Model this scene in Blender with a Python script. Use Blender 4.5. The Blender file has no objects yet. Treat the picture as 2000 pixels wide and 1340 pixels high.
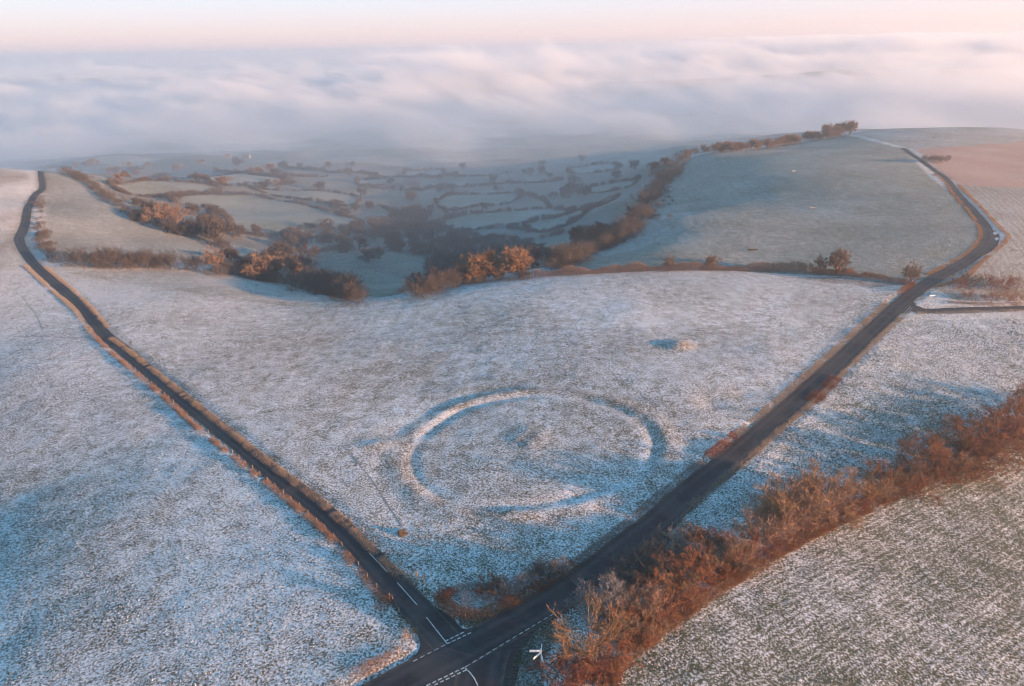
import bpy, math, random
import numpy as np
from mathutils import Vector, Matrix, kdtree
R = math.radians
rng = np.random.default_rng(7)
random.seed(7)
SC = bpy.context.scene
COL = SC.collection

# ------------------------------------------------------------------ camera, world, sun, exposure
CAM_H, PITCH, ROLL, FOC = 85.0, R(23.2), R(1.1), 1333.0
cam_d = bpy.data.cameras.new('camera'); cam = bpy.data.objects.new('camera', cam_d); COL.objects.link(cam)
CAM_F = np.array([0, math.cos(PITCH), -math.sin(PITCH)]); _r0 = np.array([1., 0, 0]); _u0 = np.array([0, math.sin(PITCH), math.cos(PITCH)])
CAM_R = math.cos(ROLL) * _r0 - math.sin(ROLL) * _u0; CAM_U = math.sin(ROLL) * _r0 + math.cos(ROLL) * _u0      # the drone hung a degree off level
cam.location = (0, 0, CAM_H); cam.rotation_euler = Matrix((CAM_R, CAM_U, -CAM_F)).transposed().to_euler()
cam_d.sensor_width = 36; cam_d.lens = FOC / 2000 * 36
cam_d.clip_start = 1; cam_d.clip_end = 60000
SC.camera = cam

SUN_EL, SUN_ROT = R(7.4), R(114)          # low sun, behind the right shoulder
world = bpy.data.worlds.new('World'); SC.world = world; world.use_nodes = True
wn, wl = world.node_tree.nodes, world.node_tree.links
wn.clear()
sky = wn.new('ShaderNodeTexSky'); sky.sky_type = 'NISHITA'; sky.sun_disc = False
sky.sun_elevation = SUN_EL; sky.sun_rotation = SUN_ROT
sky.altitude = 200; sky.air_density = 1.0; sky.dust_density = 1.5; sky.ozone_density = 2.0
bg = wn.new('ShaderNodeBackground'); bg.inputs['Strength'].default_value = 0.12
wo = wn.new('ShaderNodeOutputWorld')
# pale dawn sky: the Nishita sky mixed with an added colour ramp, pink at the horizon and blue overhead
tc = wn.new('ShaderNodeTexCoord'); sx = wn.new('ShaderNodeSeparateXYZ'); wl.new(tc.outputs['Generated'], sx.inputs[0])
cr = wn.new('ShaderNodeValToRGB'); wl.new(sx.outputs['Z'], cr.inputs[0])
el = cr.color_ramp.elements
el[0].position = 0.0; el[0].color = (3.3, 2.2, 2.05, 1)
el[1].position = 1.0; el[1].color = (0.25, 1.10, 2.05, 1)
for pz, cc in [(.022, (3.2, 2.42, 2.40, 1)), (.045, (2.9, 2.58, 2.8, 1)), (.075, (2.5, 2.72, 3.2, 1)), (.25, (0.62, 1.85, 2.8, 1))]:
    e = el.new(pz); e.color = cc
mx = wn.new('ShaderNodeMix'); mx.data_type = 'RGBA'; mx.inputs[0].default_value = .85
wl.new(sky.outputs[0], mx.inputs[6]); wl.new(cr.outputs[0], mx.inputs[7]); wl.new(mx.outputs[2], bg.inputs[0]); wl.new(bg.outputs[0], wo.inputs[0])

sun_d = bpy.data.lights.new('sun', 'SUN'); sun = bpy.data.objects.new('sun', sun_d); COL.objects.link(sun)
sun_d.energy = 5.0; sun_d.angle = R(0.6); sun_d.color = (1.0, 0.51, 0.25)
sdir = Vector((math.sin(SUN_ROT) * math.cos(SUN_EL), math.cos(SUN_ROT) * math.cos(SUN_EL), math.sin(SUN_EL)))
sun.rotation_euler = sdir.to_track_quat('Z', 'Y').to_euler()
sun.location = (300, -150, 200)

vs = SC.view_settings
vs.view_transform = 'Standard'; vs.look = 'None'; vs.exposure = 1.58; vs.gamma = 1.0; vs.use_curve_mapping = False
cy = SC.cycles
cy.use_denoising = True; cy.filter_width = 1.1
cy.max_bounces = 6; cy.diffuse_bounces = 2; cy.glossy_bounces = 1; cy.transmission_bounces = 1
cy.transparent_max_bounces = 8; cy.volume_bounces = 2
cy.volume_step_rate = 1.0; cy.volume_max_steps = 160
cy.use_adaptive_sampling = True; cy.adaptive_threshold = 0.02
SC.render.use_motion_blur = False

# ------------------------------------------------------------------ helpers
def tag(o, label=None, cat=None, group=None, kind=None):
    if label: o['label'] = label
    if cat: o['category'] = cat
    if group: o['group'] = group
    if kind: o['kind'] = kind
    return o

def link(name, me, parent=None, loc=None, rz=0.0, s=None):
    o = bpy.data.objects.new(name, me); COL.objects.link(o)
    if parent is not None: o.parent = parent
    if loc is not None: o.location = loc
    if rz: o.rotation_euler = (0, 0, rz)
    if s is not None: o.scale = (s, s, s) if not hasattr(s, '__len__') else s
    return o

def mesh(name, v, f, mat=None, smooth=False):
    me = bpy.data.meshes.new(name)
    v = np.asarray(v, dtype=np.float32).reshape(-1, 3)
    if isinstance(f, np.ndarray):
        n, k = f.shape
        me.vertices.add(len(v)); me.vertices.foreach_set('co', v.ravel())
        me.loops.add(n * k); me.loops.foreach_set('vertex_index', f.astype(np.int32).ravel())
        me.polygons.add(n)
        me.polygons.foreach_set('loop_start', np.arange(0, n * k, k, dtype=np.int32))
        try: me.polygons.foreach_set('loop_total', np.full(n, k, dtype=np.int32))
        except Exception: pass
        me.update(calc_edges=True)
    else:
        me.from_pydata(v.tolist(), [], f); me.update()
    if smooth: me.polygons.foreach_set('use_smooth', np.ones(len(me.polygons), dtype=bool))
    if mat: me.materials.append(mat)
    return me

def ray(px, py):
    """direction of the photograph's pixel (2000 x 1340 frame) in the world"""
    px = np.asarray(px, float); py = np.asarray(py, float)
    dx = (px - 1000) / FOC; dy = -(py - 670) / FOC
    return dx[..., None] * CAM_R + dy[..., None] * CAM_U + CAM_F

def at_z(px, py, z):
    d = ray(px, py); t = (z - CAM_H) / d[..., 2]
    return d[..., 0] * t, d[..., 1] * t

def sstep(a, b, x):
    t = np.clip((x - a) / (b - a), 0, 1); return t * t * (3 - 2 * t)

def vnoise(x, y, seed=0):
    """smooth value noise, about -1..1, unit cell"""
    xi = np.floor(x).astype(np.int64); yi = np.floor(y).astype(np.int64)
    fx = x - xi; fy = y - yi
    fx = fx * fx * (3 - 2 * fx); fy = fy * fy * (3 - 2 * fy)
    def h(a, b):
        n = (a * 374761393 + b * 668265263 + seed * 974711) & 0x7fffffff
        n = ((n ^ (n >> 13)) * 1274126177) & 0x7fffffff
        return ((n ^ (n >> 16)) & 0xffff) / 32767.5 - 1
    return (h(xi, yi) * (1 - fx) + h(xi + 1, yi) * fx) * (1 - fy) + (h(xi, yi + 1) * (1 - fx) + h(xi + 1, yi + 1) * fx) * fy

def fbm(x, y, seed=0, o=4):
    s = 0; a = 1.0; t = 0
    for i in range(o):
        s = s + a * vnoise(x * 2 ** i, y * 2 ** i, seed + i * 17); t += a; a *= 0.5
    return s / t

def in_poly(x, y, poly):
    c = np.zeros(x.shape, bool); n = len(poly)
    for i in range(n):
        x1, y1 = poly[i]; x2, y2 = poly[(i + 1) % n]
        if y1 == y2: continue
        m = ((y1 > y) != (y2 > y)) & (x < (x2 - x1) * (y - y1) / (y2 - y1) + x1)
        c ^= m
    return c

# ------------------------------------------------------------------ terrain heights
CTRL = [  # (pixel x, pixel y, height)
 (0,1340,-3.4),(400,1340,-1.2),(890,1250,0),(1300,1340,.2),(1600,1200,-1.8),(2000,1340,-4.5),(0,1100,-5.2),(300,1100,-2.4),(600,1100,-.4),(1000,1100,0),(1250,1100,0),(1450,1065,-1.6),(2000,1100,-6.5),
 (0,900,-6.4),(250,900,-3.6),(480,900,-1.2),(800,900,-.9),(1100,900,.2),(1430,900,0),(1650,970,-2.6),(1850,890,-3.6),(2000,825,-4.4),(2000,930,-6),(0,750,-5.4),(200,740,-3.4),(400,760,-2),(800,750,-1.6),(1200,750,.9),(1500,830,0),(1700,670,0),(1850,720,-2.2),(2000,720,-4),
 (0,620,-3),(180,620,-2.2),(400,640,-3.2),(650,650,-3.8),(900,620,-1.6),(1200,620,1.4),(1500,620,.9),(1800,610,0),(2000,620,-1.2),
 (150,540,-1.2),(400,575,-3.5),(650,600,-5),(800,580,-4),(950,552,-3),(1100,535,-1),(1400,530,.5),(1700,545,.2),
 (0,480,4),(0,400,8),(0,330,13),(60,332,6),(60,400,3),(50,460,2),(100,520,0),
 (-300,420,14),(-300,800,-14),(-300,1200,-12),
 (300,530,-6),(500,550,-13),(600,572,-16),
 (130,420,0),(130,340,0),(250,400,-8),(250,480,-10),(350,510,-9),(400,450,-22),(480,490,-28),
 (200,340,-10),(350,350,-35),(350,400,-30),(500,420,-42),(700,440,-50),(600,400,-45),(450,350,-45),(600,350,-52),
 (650,480,-40),(560,470,-42),(760,510,-42),(830,510,-47),(720,555,-38),(860,530,-42),
 (800,460,-60),(900,480,-58),(1000,470,-52),(1100,480,-38),(1080,500,-30),(1180,480,-18),(1250,440,-8),(1330,420,-5),
 (960,440,-56),(1060,420,-52),(1180,400,-40),(1230,370,-38),(950,390,-58),(1100,360,-55),(1200,340,-48),
 (800,350,-62),(1000,330,-65),(700,300,-68),(400,300,-60),(200,300,-52),
 (1300,480,-3),(1500,500,-2),(1500,400,-3),(1700,450,0),(1700,350,2),(1400,340,-7),(1550,290,-3),(1650,262,0),(1800,300,5.5),(1900,400,3),(1940,470,1.5),
 (2000,350,-1.5),(2000,285,3),(1990,252,7),(1800,255,7),(1330,308,-10),
 (2300,300,-10),(2300,600,-9),(2300,1000,-12),(1000,1500,0),(300,1600,-2),(1700,1600,-2)]
P = np.array(CTRL, float); P[:, 2] = np.where(P[:, 2] < -12, -12 + (P[:, 2] + 12) * .84, P[:, 2])
cx, cyy = at_z(P[:, 0], P[:, 1], P[:, 2]); cz = P[:, 2]
EXTRA = np.array([(330,1080,-42),(650,1250,-42),(1000,1150,-30),(0,1250,-72),(-500,1250,-72),(-470,720,-48),(-700,900,-55),(-900,600,-10),(-700,300,10),
                  (900,500,-8),(1200,700,-10),(0,1800,-74),(900,1800,-60),(-1200,1600,-72),(0,-200,0),(500,-200,3),(-500,-200,0)], float)
cx = np.concatenate([cx, EXTRA[:, 0]]); cyy = np.concatenate([cyy, EXTRA[:, 1]]); cz = np.concatenate([cz, EXTRA[:, 2]])
C2 = 22.0 ** 2
def _phi(dx, dy): return np.sqrt(dx * dx + dy * dy + C2)
A = _phi(cx[:, None] - cx[None], cyy[:, None] - cyy[None])
n = len(cx); M = np.zeros((n + 1, n + 1)); M[:n, :n] = A - np.eye(n) * 1.5; M[:n, n] = 1; M[n, :n] = 1
W = np.linalg.solve(M, np.append(cz, 0))

RING_PX = (1036, 866); RX, RY = at_z(*RING_PX, 0.2)
BAR_PX = (1326, 676); BX, BY = at_z(*BAR_PX, 1.2)

def terrain(x, y):
    """height of the bare land"""
    shp = x.shape; x = x.ravel(); y = y.ravel(); out = np.empty(len(x))
    for i in range(0, len(x), 20000):
        xs_, ys_ = x[i:i + 20000], y[i:i + 20000]
        out[i:i + 20000] = _phi(xs_[:, None] - cx[None], ys_[:, None] - cyy[None]) @ W[:n] + W[n]
    r = np.hypot(x, y)
    vale = -74 + 10 * fbm(x / 900, y / 900, 3, 3)
    for (hx, hy, sx, sy, hh) in [(-640, 3000, 420, 260, 48), (300, 2500, 800, 240, 42), (1500, 2700, 900, 400, 70), (-2600, 4200, 1600, 500, 50), (900, 4800, 2600, 600, 60), (2700, 1500, 900, 600, 60)]:
        vale = vale + hh * np.exp(-((x - hx) / sx) ** 2 - ((y - hy) / sy) ** 2)
    t = sstep(1000, 1700, r)
    t = np.where(y < 300, sstep(900, 1700, r) , t)
    out = out * (1 - t) + vale * t
    out = out + 0.24 * fbm(x / 45, y / 45, 11, 3) + 0.12 * fbm(x / 7, y / 7, 5, 3) * (r < 700)
    # valley sides roll more
    out = out + sstep(-8, -30, out) * 6.5 * fbm(x / 75, y / 75, 21, 2)
    # ring earthwork: bank, inner ditch, low mound in the middle
    d = np.hypot((x - RX), (y - RY) * 1.14); a = np.arctan2(y - RY, x - RX)
    rr = 30.8 + 1.2 * np.sin(a * 2 + .5) + .8 * np.sin(a * 3 + 2) + .7 * fbm(x / 9, y / 9, 61, 2)
    gap = 1 - 0.9 * np.exp(-((np.angle(np.exp(1j * (a - 3.0)))) / 0.09) ** 2) - .8 * np.exp(-((np.angle(np.exp(1j * (a - 0.38)))) / 0.05) ** 2)
    wob = 1 + .28 * fbm(x / 6, y / 6, 31, 2)
    out = out + gap * wob * ((.28 + .26 * fbm(x / 8, y / 8, 5, 3)) * np.exp(-((d - rr) / 1.7) ** 2) - (.33 + .2 * fbm(x / 9, y / 9, 8, 2)) * np.exp(-((d - rr + 3.4) / 1.35) ** 2) - .10 * np.exp(-((d - rr - 4.2) / 2.0) ** 2))
    cxm, cym = RX - 0.5, RY + 2.0
    for (ox, oy, hh, s) in [(0, 3.4, .26, 1.7), (3.0, 1.4, .30, 1.8), (-2.8, .2, .24, 1.5), (.6, -2.8, .32, 1.8), (0, 0, .2, 6)]:
        out = out + hh * np.exp(-((x - cxm - ox) ** 2 + (y - cym - oy) ** 2) / s ** 2)
    # spoil hump at the entrance on the west side
    hx, hy = at_z(745, 862, 0)
    out = out + .6 * np.exp(-((x - hx) / 4.2) ** 2 - ((y - hy) / 1.9) ** 2)
    # round barrow
    out = out + 1.25 * np.exp(-(((x - BX) / 3.5) ** 2 + ((y - BY) / 3.0) ** 2) ** 1.25) * (1 + .15 * fbm(x / 2.5, y / 2.5, 66, 2))
    for (qx, qy, hh, s) in [(1395, 790, -.5, 4), (1450, 770, -.35, 3), (1240, 610, .4, 9), (1500, 700, .5, 10), (1690, 800, -1.0, 9), (1850, 760, .9, 8), (1560, 900, -.6, 7)]:
        gx, gy = at_z(qx, qy, 0.5)
        out = out + hh * np.exp(-((x - gx) ** 2 + (y - gy) ** 2) / s ** 2)
    return out.reshape(shp)

def axis(segs):
    """segs: (from, to, step at from, step at to)"""
    v = [segs[0][0]]
    for a, b, s0, s1 in segs:
        p = a
        while p < b - 1e-6:
            t = (p - a) / (b - a); p = p + s0 + (s1 - s0) * t; v.append(min(p, b))
    return np.array(v)
pos = axis([(0, 125, 1.0, 1.0), (125, 420, 1.0, 4.0), (420, 1500, 4, 60), (1500, 9000, 60, 700)])
GXS = np.concatenate([-pos[::-1][:-1], pos])
GYS = axis([(-260, 40, 25, 3), (40, 60, 3, 1.0), (60, 250, 1.0, 1.0), (250, 420, 1.0, 2.2), (420, 900, 2.2, 5), (900, 2000, 5, 40), (2000, 9500, 40, 500)])
GX, GY = np.meshgrid(GXS, GYS)
H0 = terrain(GX, GY)

def bil(G, x, y):
    x = np.asarray(x, float); y = np.asarray(y, float)
    i = np.clip(np.searchsorted(GXS, x) - 1, 0, len(GXS) - 2); j = np.clip(np.searchsorted(GYS, y) - 1, 0, len(GYS) - 2)
    fx = (x - GXS[i]) / (GXS[i + 1] - GXS[i]); fy = (y - GYS[j]) / (GYS[j + 1] - GYS[j])
    return (G[j, i] * (1 - fx) + G[j, i + 1] * fx) * (1 - fy) + (G[j + 1, i] * (1 - fx) + G[j + 1, i + 1] * fx) * fy

def ground_at(px, py, G=None):
    """where the sight line of a pixel meets the land"""
    G = H0 if G is None else G
    px = np.atleast_1d(np.asarray(px, float)); py = np.atleast_1d(np.asarray(py, float))
    d = ray(px, py); d = d / np.linalg.norm(d, axis=-1, keepdims=True)
    t = np.full(len(px), 60.0); done = np.zeros(len(px), bool); prev = t.copy()
    step = 1.0
    for k in range(1400):
        x, y, z = d[:, 0] * t, d[:, 1] * t, CAM_H + d[:, 2] * t
        hit = (z < bil(G, x, y)) & ~done
        done |= hit
        if done.all(): break
        prev = np.where(done, prev, t); t = np.where(done, t, t + np.maximum(.8, t * .006))
        if t.max() > 9000: break
    lo, hi = prev, t
    for k in range(24):
        m = (lo + hi) / 2
        below = CAM_H + d[:, 2] * m < bil(G, d[:, 0] * m, d[:, 1] * m)
        hi = np.where(below, m, hi); lo = np.where(below, lo, m)
    return np.stack([d[:, 0] * hi, d[:, 1] * hi, CAM_H + d[:, 2] * hi], -1)

HB = H0.copy()
_k = np.hanning(13)[1:-1]; _k /= _k.sum()
HB = np.apply_along_axis(lambda r: np.convolve(np.pad(r, 5, mode='edge'), _k, mode='valid'), 0, HB)
HB = np.apply_along_axis(lambda r: np.convolve(np.pad(r, 5, mode='edge'), _k, mode='valid'), 1, HB)
def pts(pl):
    a = np.array(pl, float); return ground_at(a[:, 0], a[:, 1])

def resample(p, step):
    """smooth (Catmull-Rom) and evenly spaced points along a polyline of 3D or 2D points"""
    p = np.asarray(p, float); q = []
    pp = np.vstack([2 * p[0] - p[1], p, 2 * p[-1] - p[-2]])
    for i in range(1, len(pp) - 2):
        a, b, c, d = pp[i - 1], pp[i], pp[i + 1], pp[i + 2]
        for t in np.linspace(0, 1, 24, endpoint=False):
            q.append(.5 * (2 * b + (c - a) * t + (2 * a - 5 * b + 4 * c - d) * t * t + (3 * b - a - 3 * c + d) * t ** 3))
    q.append(p[-1]); q = np.array(q)
    s = np.append(0, np.cumsum(np.linalg.norm(np.diff(q[:, :2], axis=0), axis=1)))
    m = max(2, int(s[-1] / step) + 1); u = np.linspace(0, s[-1], m)
    return np.stack([np.interp(u, s, q[:, k]) for k in range(q.shape[1])], -1)

def normals2d(p):
    t = np.gradient(p[:, :2], axis=0); t /= np.linalg.norm(t, axis=1, keepdims=True) + 1e-9
    return np.stack([-t[:, 1], t[:, 0]], -1), t

# ------------------------------------------------------------------ roads: where they run
LEFT_ROAD = [(84,323),(81,346),(72,371),(58,399),(52,427),(46,448),(38,465),(44,483),(60,507),(80,528),(112,556),(140,581),(166,605),(183,627),(206,655),(245,686),(280,716),(315,746),
             (350,774),(402,816),(455,858),(525,917),(595,970),(643,1010),(680,1046),(718,1086),(760,1132),(797,1172),(832,1210),(868,1250),(905,1290)]
MAIN_ROAD = [(560,1470),(640,1415),(735,1362),(808,1322),(874,1286),(955,1242),(1031,1201),(1101,1157),(1178,1103),(1232,1060),(1290,1014),(1330,976),(1374,938),(1424,900),(1475,855),(1527,810),(1580,761),(1632,714),
             (1685,663),(1747,604),(1782,574),(1816,550),(1857,527),(1895,505),(1921,482),(1931,460),(1921,437),(1899,411),(1872,381),(1850,351),(1831,336),(1805,317),(1779,300),(1764,289)]
EAST_ROAD = [(1762,593),(1785,602),(1812,606),(1869,604),(2000,601),(2140,598)]
SOUTH_ROAD = [(955,1262),(945,1290),(935,1330),(925,1400),(915,1500)]
ROADS = {}
for nm, pl, w in [('left', LEFT_ROAD, 4.2), ('main', MAIN_ROAD, 5.4), ('east', EAST_ROAD, 3.0), ('south', SOUTH_ROAD, 7.2)]:
    c = resample(pts(pl), 1.2)
    if nm == 'left':
        k9 = np.hanning(73)[1:-1]; k9 /= k9.sum(); far_ = sstep(330, 420, c[:, 1])[:, None]
        sm = np.stack([np.convolve(np.pad(c[:, q_], 35, mode='reflect', reflect_type='odd'), k9, mode='valid') for q_ in (0, 1)], -1); c[:, :2] = c[:, :2] * (1 - far_) + sm * far_
    c[:, 2] = bil(HB, c[:, 0], c[:, 1])
    ww = np.full(len(c), w)
    if nm == 'main':  # a little wider by the junction, narrow beyond the lay-by
        ww = np.interp(c[:, 1], [60, 90, 130, 330, 500], [6.2, 6.4, 5.6, 5.0, 3.4])
    if nm == 'left':
        ww = np.interp(c[:, 1], [80, 110, 140, 600], [5.2, 4.6, 4.2, 3.4])
    ROADS[nm] = (c, ww)

kd_n = sum(len(v[0]) for v in ROADS.values())
kd = kdtree.KDTree(kd_n); RC = np.concatenate([v[0] for v in ROADS.values()]); RWD = np.concatenate([v[1] for v in ROADS.values()])
for i, p in enumerate(RC): kd.insert((p[0], p[1], 0), i)
kd.balance()
# signed distance from the road edge for every ground vertex near a road
EDGE = np.full(GX.shape, 99.0); ZR = H0.copy()
near = np.zeros(GX.shape, bool)
for p in RC[::4]:
    i0, i1 = np.searchsorted(GXS, [p[0] - 12, p[0] + 12]); j0, j1 = np.searchsorted(GYS, [p[1] - 12, p[1] + 12])
    near[j0:j1, i0:i1] = True
for j, i in zip(*np.nonzero(near)):
    _, k, dd = kd.find((GXS[i], GYS[j], 0))
    EDGE[j, i] = dd - RWD[k] / 2; ZR[j, i] = HB[j, i]
tt = sstep(0.5, 3.5, EDGE)
H = np.where(near, (ZR - .10 - .12 * (EDGE < .9)) * (1 - tt) + (H0 + .12 * np.exp(-((EDGE - 2.2) / 1.1) ** 2)) * tt, H0)
# junction apron stays level
def hz(x, y): return bil(H, x, y)

# ------------------------------------------------------------------ materials
def mat_new(name):
    m = bpy.data.materials.new(name); m.use_nodes = True
    nt = m.node_tree; b = nt.nodes['Principled BSDF']
    b.inputs['Roughness'].default_value = 0.9; b.inputs['Specular IOR Level'].default_value = 0.15
    return m, nt, b

class NT:
    """small node-tree shorthand"""
    def __init__(s, nt): s.nt = nt
    def n(s, typ, **kw):
        nd = s.nt.nodes.new(typ)
        for k, v in kw.items(): setattr(nd, k, v)
        return nd
    def put(s, sock, v):
        if hasattr(v, 'is_output') or hasattr(v, 'links') and hasattr(v, 'node'): s.nt.links.new(v, sock)
        else: sock.default_value = v
    def math(s, op, a, b=0.0, c=None, clamp=False):
        nd = s.n('ShaderNodeMath', operation=op, use_clamp=clamp); s.put(nd.inputs[0], a); s.put(nd.inputs[1], b)
        if c is not None: s.put(nd.inputs[2], c)
        return nd.outputs[0]
    def noise(s, vec, scale, detail=3, rough=.55, dist=0.0):
        nd = s.n('ShaderNodeTexNoise'); s.put(nd.inputs['Vector'], vec); nd.inputs['Scale'].default_value = scale
        nd.inputs['Detail'].default_value = detail; nd.inputs['Roughness'].default_value = rough; nd.inputs['Distortion'].default_value = dist
        return nd.outputs['Fac']
    def ramp(s, fac, a, b, c0=0.0, c1=1.0):
        nd = s.n('ShaderNodeMapRange', clamp=True); s.put(nd.inputs[0], fac); nd.inputs[1].default_value = a; nd.inputs[2].default_value = b
        nd.inputs[3].default_value = c0; nd.inputs[4].default_value = c1; return nd.outputs[0]
    def mix(s, f, a, b):
        nd = s.n('ShaderNodeMix', data_type='RGBA'); s.put(nd.inputs[0], f); s.put(nd.inputs[6], a); s.put(nd.inputs[7], b); return nd.outputs[2]
    def attr(s, name):
        nd = s.n('ShaderNodeAttribute'); nd.attribute_name = name; return nd
    def pos(s): return s.n('ShaderNodeNewGeometry').outputs['Position']
    def bump(s, h, strength, dist):
        nd = s.n('ShaderNodeBump'); nd.inputs['Strength'].default_value = strength; nd.inputs['Distance'].default_value = dist; s.put(nd.inputs['Height'], h)
        return nd.outputs[0]

FROST = (.80, .83, .88, 1)
def make_ground_mat():
    m, nt, b = mat_new('frosted_turf'); N = NT(nt); p = N.pos()
    colr = N.attr('col').outputs['Color']; fr = N.attr('frost').outputs['Fac']; ph = N.attr('rowp').outputs['Fac']; ra = N.attr('rowa').outputs['Fac']; va = N.attr('vary').outputs['Fac']
    n1 = N.noise(p, 2.7, 6, .74); n2 = N.noise(p, .30, 5, .62); n3 = N.noise(p, .025, 2, .5); n4 = N.noise(p, 5.0, 2, .6)
    wob = N.math('MULTIPLY', N.math('SUBTRACT', N.noise(p, .10, 3), .5), 1.1)
    row = N.math('SINE', N.math('MULTIPLY', N.math('ADD', ph, wob), 6.2832))
    rowm = N.math('MULTIPLY', row, ra)
    f = N.math('ADD', fr, N.math('MULTIPLY', N.math('SUBTRACT', n1, .5), 6.0))
    f = N.math('ADD', f, N.math('MULTIPLY', N.math('MULTIPLY', N.math('SUBTRACT', n2, .5), 1.5), va))
    f = N.math('ADD', f, N.math('MULTIPLY', N.math('MULTIPLY', N.math('SUBTRACT', n3, .5), .9), va))
    f = N.math('ADD', f, N.math('MULTIPLY', rowm, .35))
    f = N.ramp(f, .16, 1.12, .02, .95)
    dry = N.mix(N.ramp(n2, .35, .65), colr, (.20, .135, .07, 1))
    dry = N.mix(.30, colr, dry)
    dark = N.mix(N.ramp(n4, .3, .7), (.016, .020, .010, 1), dry)
    dark = N.mix(.85, dry, dark)
    nt.links.new(N.mix(f, dark, FROST), b.inputs['Base Color'])
    h = N.math('ADD', N.math('MULTIPLY', n1, 1.0), N.math('MULTIPLY', rowm, .18))
    h = N.math('ADD', h, N.math('MULTIPLY', n4, .25))
    nt.links.new(N.bump(h, 1.0, .24), b.inputs['Normal'])
    b.inputs['Roughness'].default_value = .85
    return m
M_GROUND = make_ground_mat()

def make_asphalt():
    m, nt, b = mat_new('worn_asphalt'); N = NT(nt); p = N.pos()
    ac = N.math('ABSOLUTE', N.attr('across').outputs['Fac'])
    g = N.noise(p, 9, 3, .7); w = N.noise(p, .22, 4, .6); st = N.noise(p, .9, 5, .65); pt = N.noise(p, .07, 2, .4)
    c = N.mix(N.ramp(w, .35, .68), (.020, .024, .031, 1), (.038, .041, .048, 1))
    c = N.mix(N.math('MULTIPLY', N.ramp(pt, .50, .53), .6), c, (.062, .060, .060, 1))                       # relaid patches
    wheel = N.math('SUBTRACT', 1.0, N.ramp(N.math('ABSOLUTE', N.math('SUBTRACT', ac, .48)), .05, .24))
    c = N.mix(N.math('MULTIPLY', wheel, N.ramp(st, .3, .7, .15, .55)), c, (.088, .088, .092, 1))              # polished wheel tracks
    c = N.mix(N.math('MULTIPLY', N.ramp(st, .5, .8), .45), c, (.075, .072, .072, 1))
    edge = N.ramp(N.math('ADD', ac, N.math('MULTIPLY', N.math('SUBTRACT', st, .5), .5)), .80, 1.02)
    c = N.mix(N.math('MULTIPLY', edge, .75), c, (.115, .095, .075, 1))                                         # mud and grit at the edges
    c = N.mix(N.math('MULTIPLY', N.ramp(g, .4, .75), .4), c, (.014, .016, .02, 1))
    nt.links.new(c, b.inputs['Base Color'])
    b.inputs['Roughness'].default_value = .75; b.inputs['Specular IOR Level'].default_value = .18
    nt.links.new(N.bump(g, .4, .02), b.inputs['Normal'])
    return m
M_ASPHALT = make_asphalt()

def simple(name, c, var=.25, scale=3.0, rough=.85, spec=.2, obj_random=0.0):
    m, nt, b = mat_new(name); N = NT(nt)
    nz = N.noise(N.pos(), scale, 3, .6)
    lo = tuple(v * (1 - var) for v in c) + (1,); hi = tuple(min(1, v * (1 + var)) for v in c) + (1,)
    nt.links.new(N.mix(N.ramp(nz, .3, .7), lo, hi), b.inputs['Base Color'])
    b.inputs['Roughness'].default_value = rough; b.inputs['Specular IOR Level'].default_value = spec
    return m
def make_paint():
    m, nt, b = mat_new('worn_white_road_paint'); N = NT(nt); p = N.pos()
    w = N.ramp(N.noise(p, 5, 5, .75), .40, .52); nt.links.new(N.mix(w, (.10, .10, .105, 1), (.58, .59, .59, 1)), b.inputs['Base Color']); return m
M_PAINT = make_paint()

# ------------------------------------------------------------------ ground sheet
def poly(pl): return pts(pl)[:, :2]
col = np.zeros(GX.shape + (3,)); frost = np.zeros(GX.shape); rowp = np.zeros(GX.shape); rowa = np.zeros(GX.shape)
col[:] = (.105, .105, .055); frost[:] = .60
def paint(pl, c, f, world=False, soft=None):
    m = in_poly(GX, GY, poly(pl) if not world else pl); col[m] = c; frost[m] = f; return m
def rows(m, a, b_, period, amp):
    pa, pb = pts([a, b_])[:, :2]; d = (pb - pa) / np.linalg.norm(pb - pa)
    rowp[m] = ((-(GX - pa[0]) * d[1] + (GY - pa[1]) * d[0]) / period)[m]; rowa[m] = amp
low = sstep(-6, -22, H0)
cellx = np.floor(GX / 160 + .35 * vnoise(GX / 200, GY / 200, 4)); celly = np.floor(GY / 210 + .35 * vnoise(GX / 200, GY / 200, 9))
hv = np.mod(np.sin(cellx * 12.99 + celly * 78.23) * 43758.5, 1)
col = col * (1 - low[..., None]) + low[..., None] * (np.array([.075, .095, .055]) * (.75 + .5 * hv[..., None]))
frost = frost * (1 - low) + low * (.10 + .16 * hv)
far = sstep(900, 1500, np.hypot(GX, GY)) * (H0 < 20)
frost = frost * (1 - far) + far * (.2 + .3 * hv)
LR, MR = ROADS['left'][0], ROADS['main'][0]
edge_far = [(100,545),(150,540),(400,577),(640,603),(800,584),(950,553),(1100,536),(1400,531),(1700,548),(1760,560)]
paint([(-500,1600),(-500,640),(150,655),(200,670),(860,1250),(700,1400)], (.115, .105, .058), .66)
paint([(-300,655),(150,655),(195,655),(100,545),(-300,520)], (.125, .115, .06), .62)
paint([(118,560)] + edge_far[1:] + [(1770,585),(1420,905),(880,1260)], (.150, .125, .066), .57)
paint([(1080,1210),(1300,1020),(1760,610),(2300,605),(2300,740),(2000,800),(1900,850),(1650,960),(1450,1070),(1200,1180)], (.075, .105, .05), .60)
m = paint([(1060,1500),(1180,1290),(1400,1140),(1600,1035),(1800,940),(2000,850),(2300,720),(2600,1500)], (.095, .115, .064), .33)
rows(m, (1400,1140), (1800,940), 1.15, .38)
m = paint([(1070,540),(1200,485),(1260,430),(1300,340),(1350,308),(1500,287),(1650,264),(1760,290),(1900,410),(1920,470),(1800,548),(1400,527)], (.11, .135, .082), .22)
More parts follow.
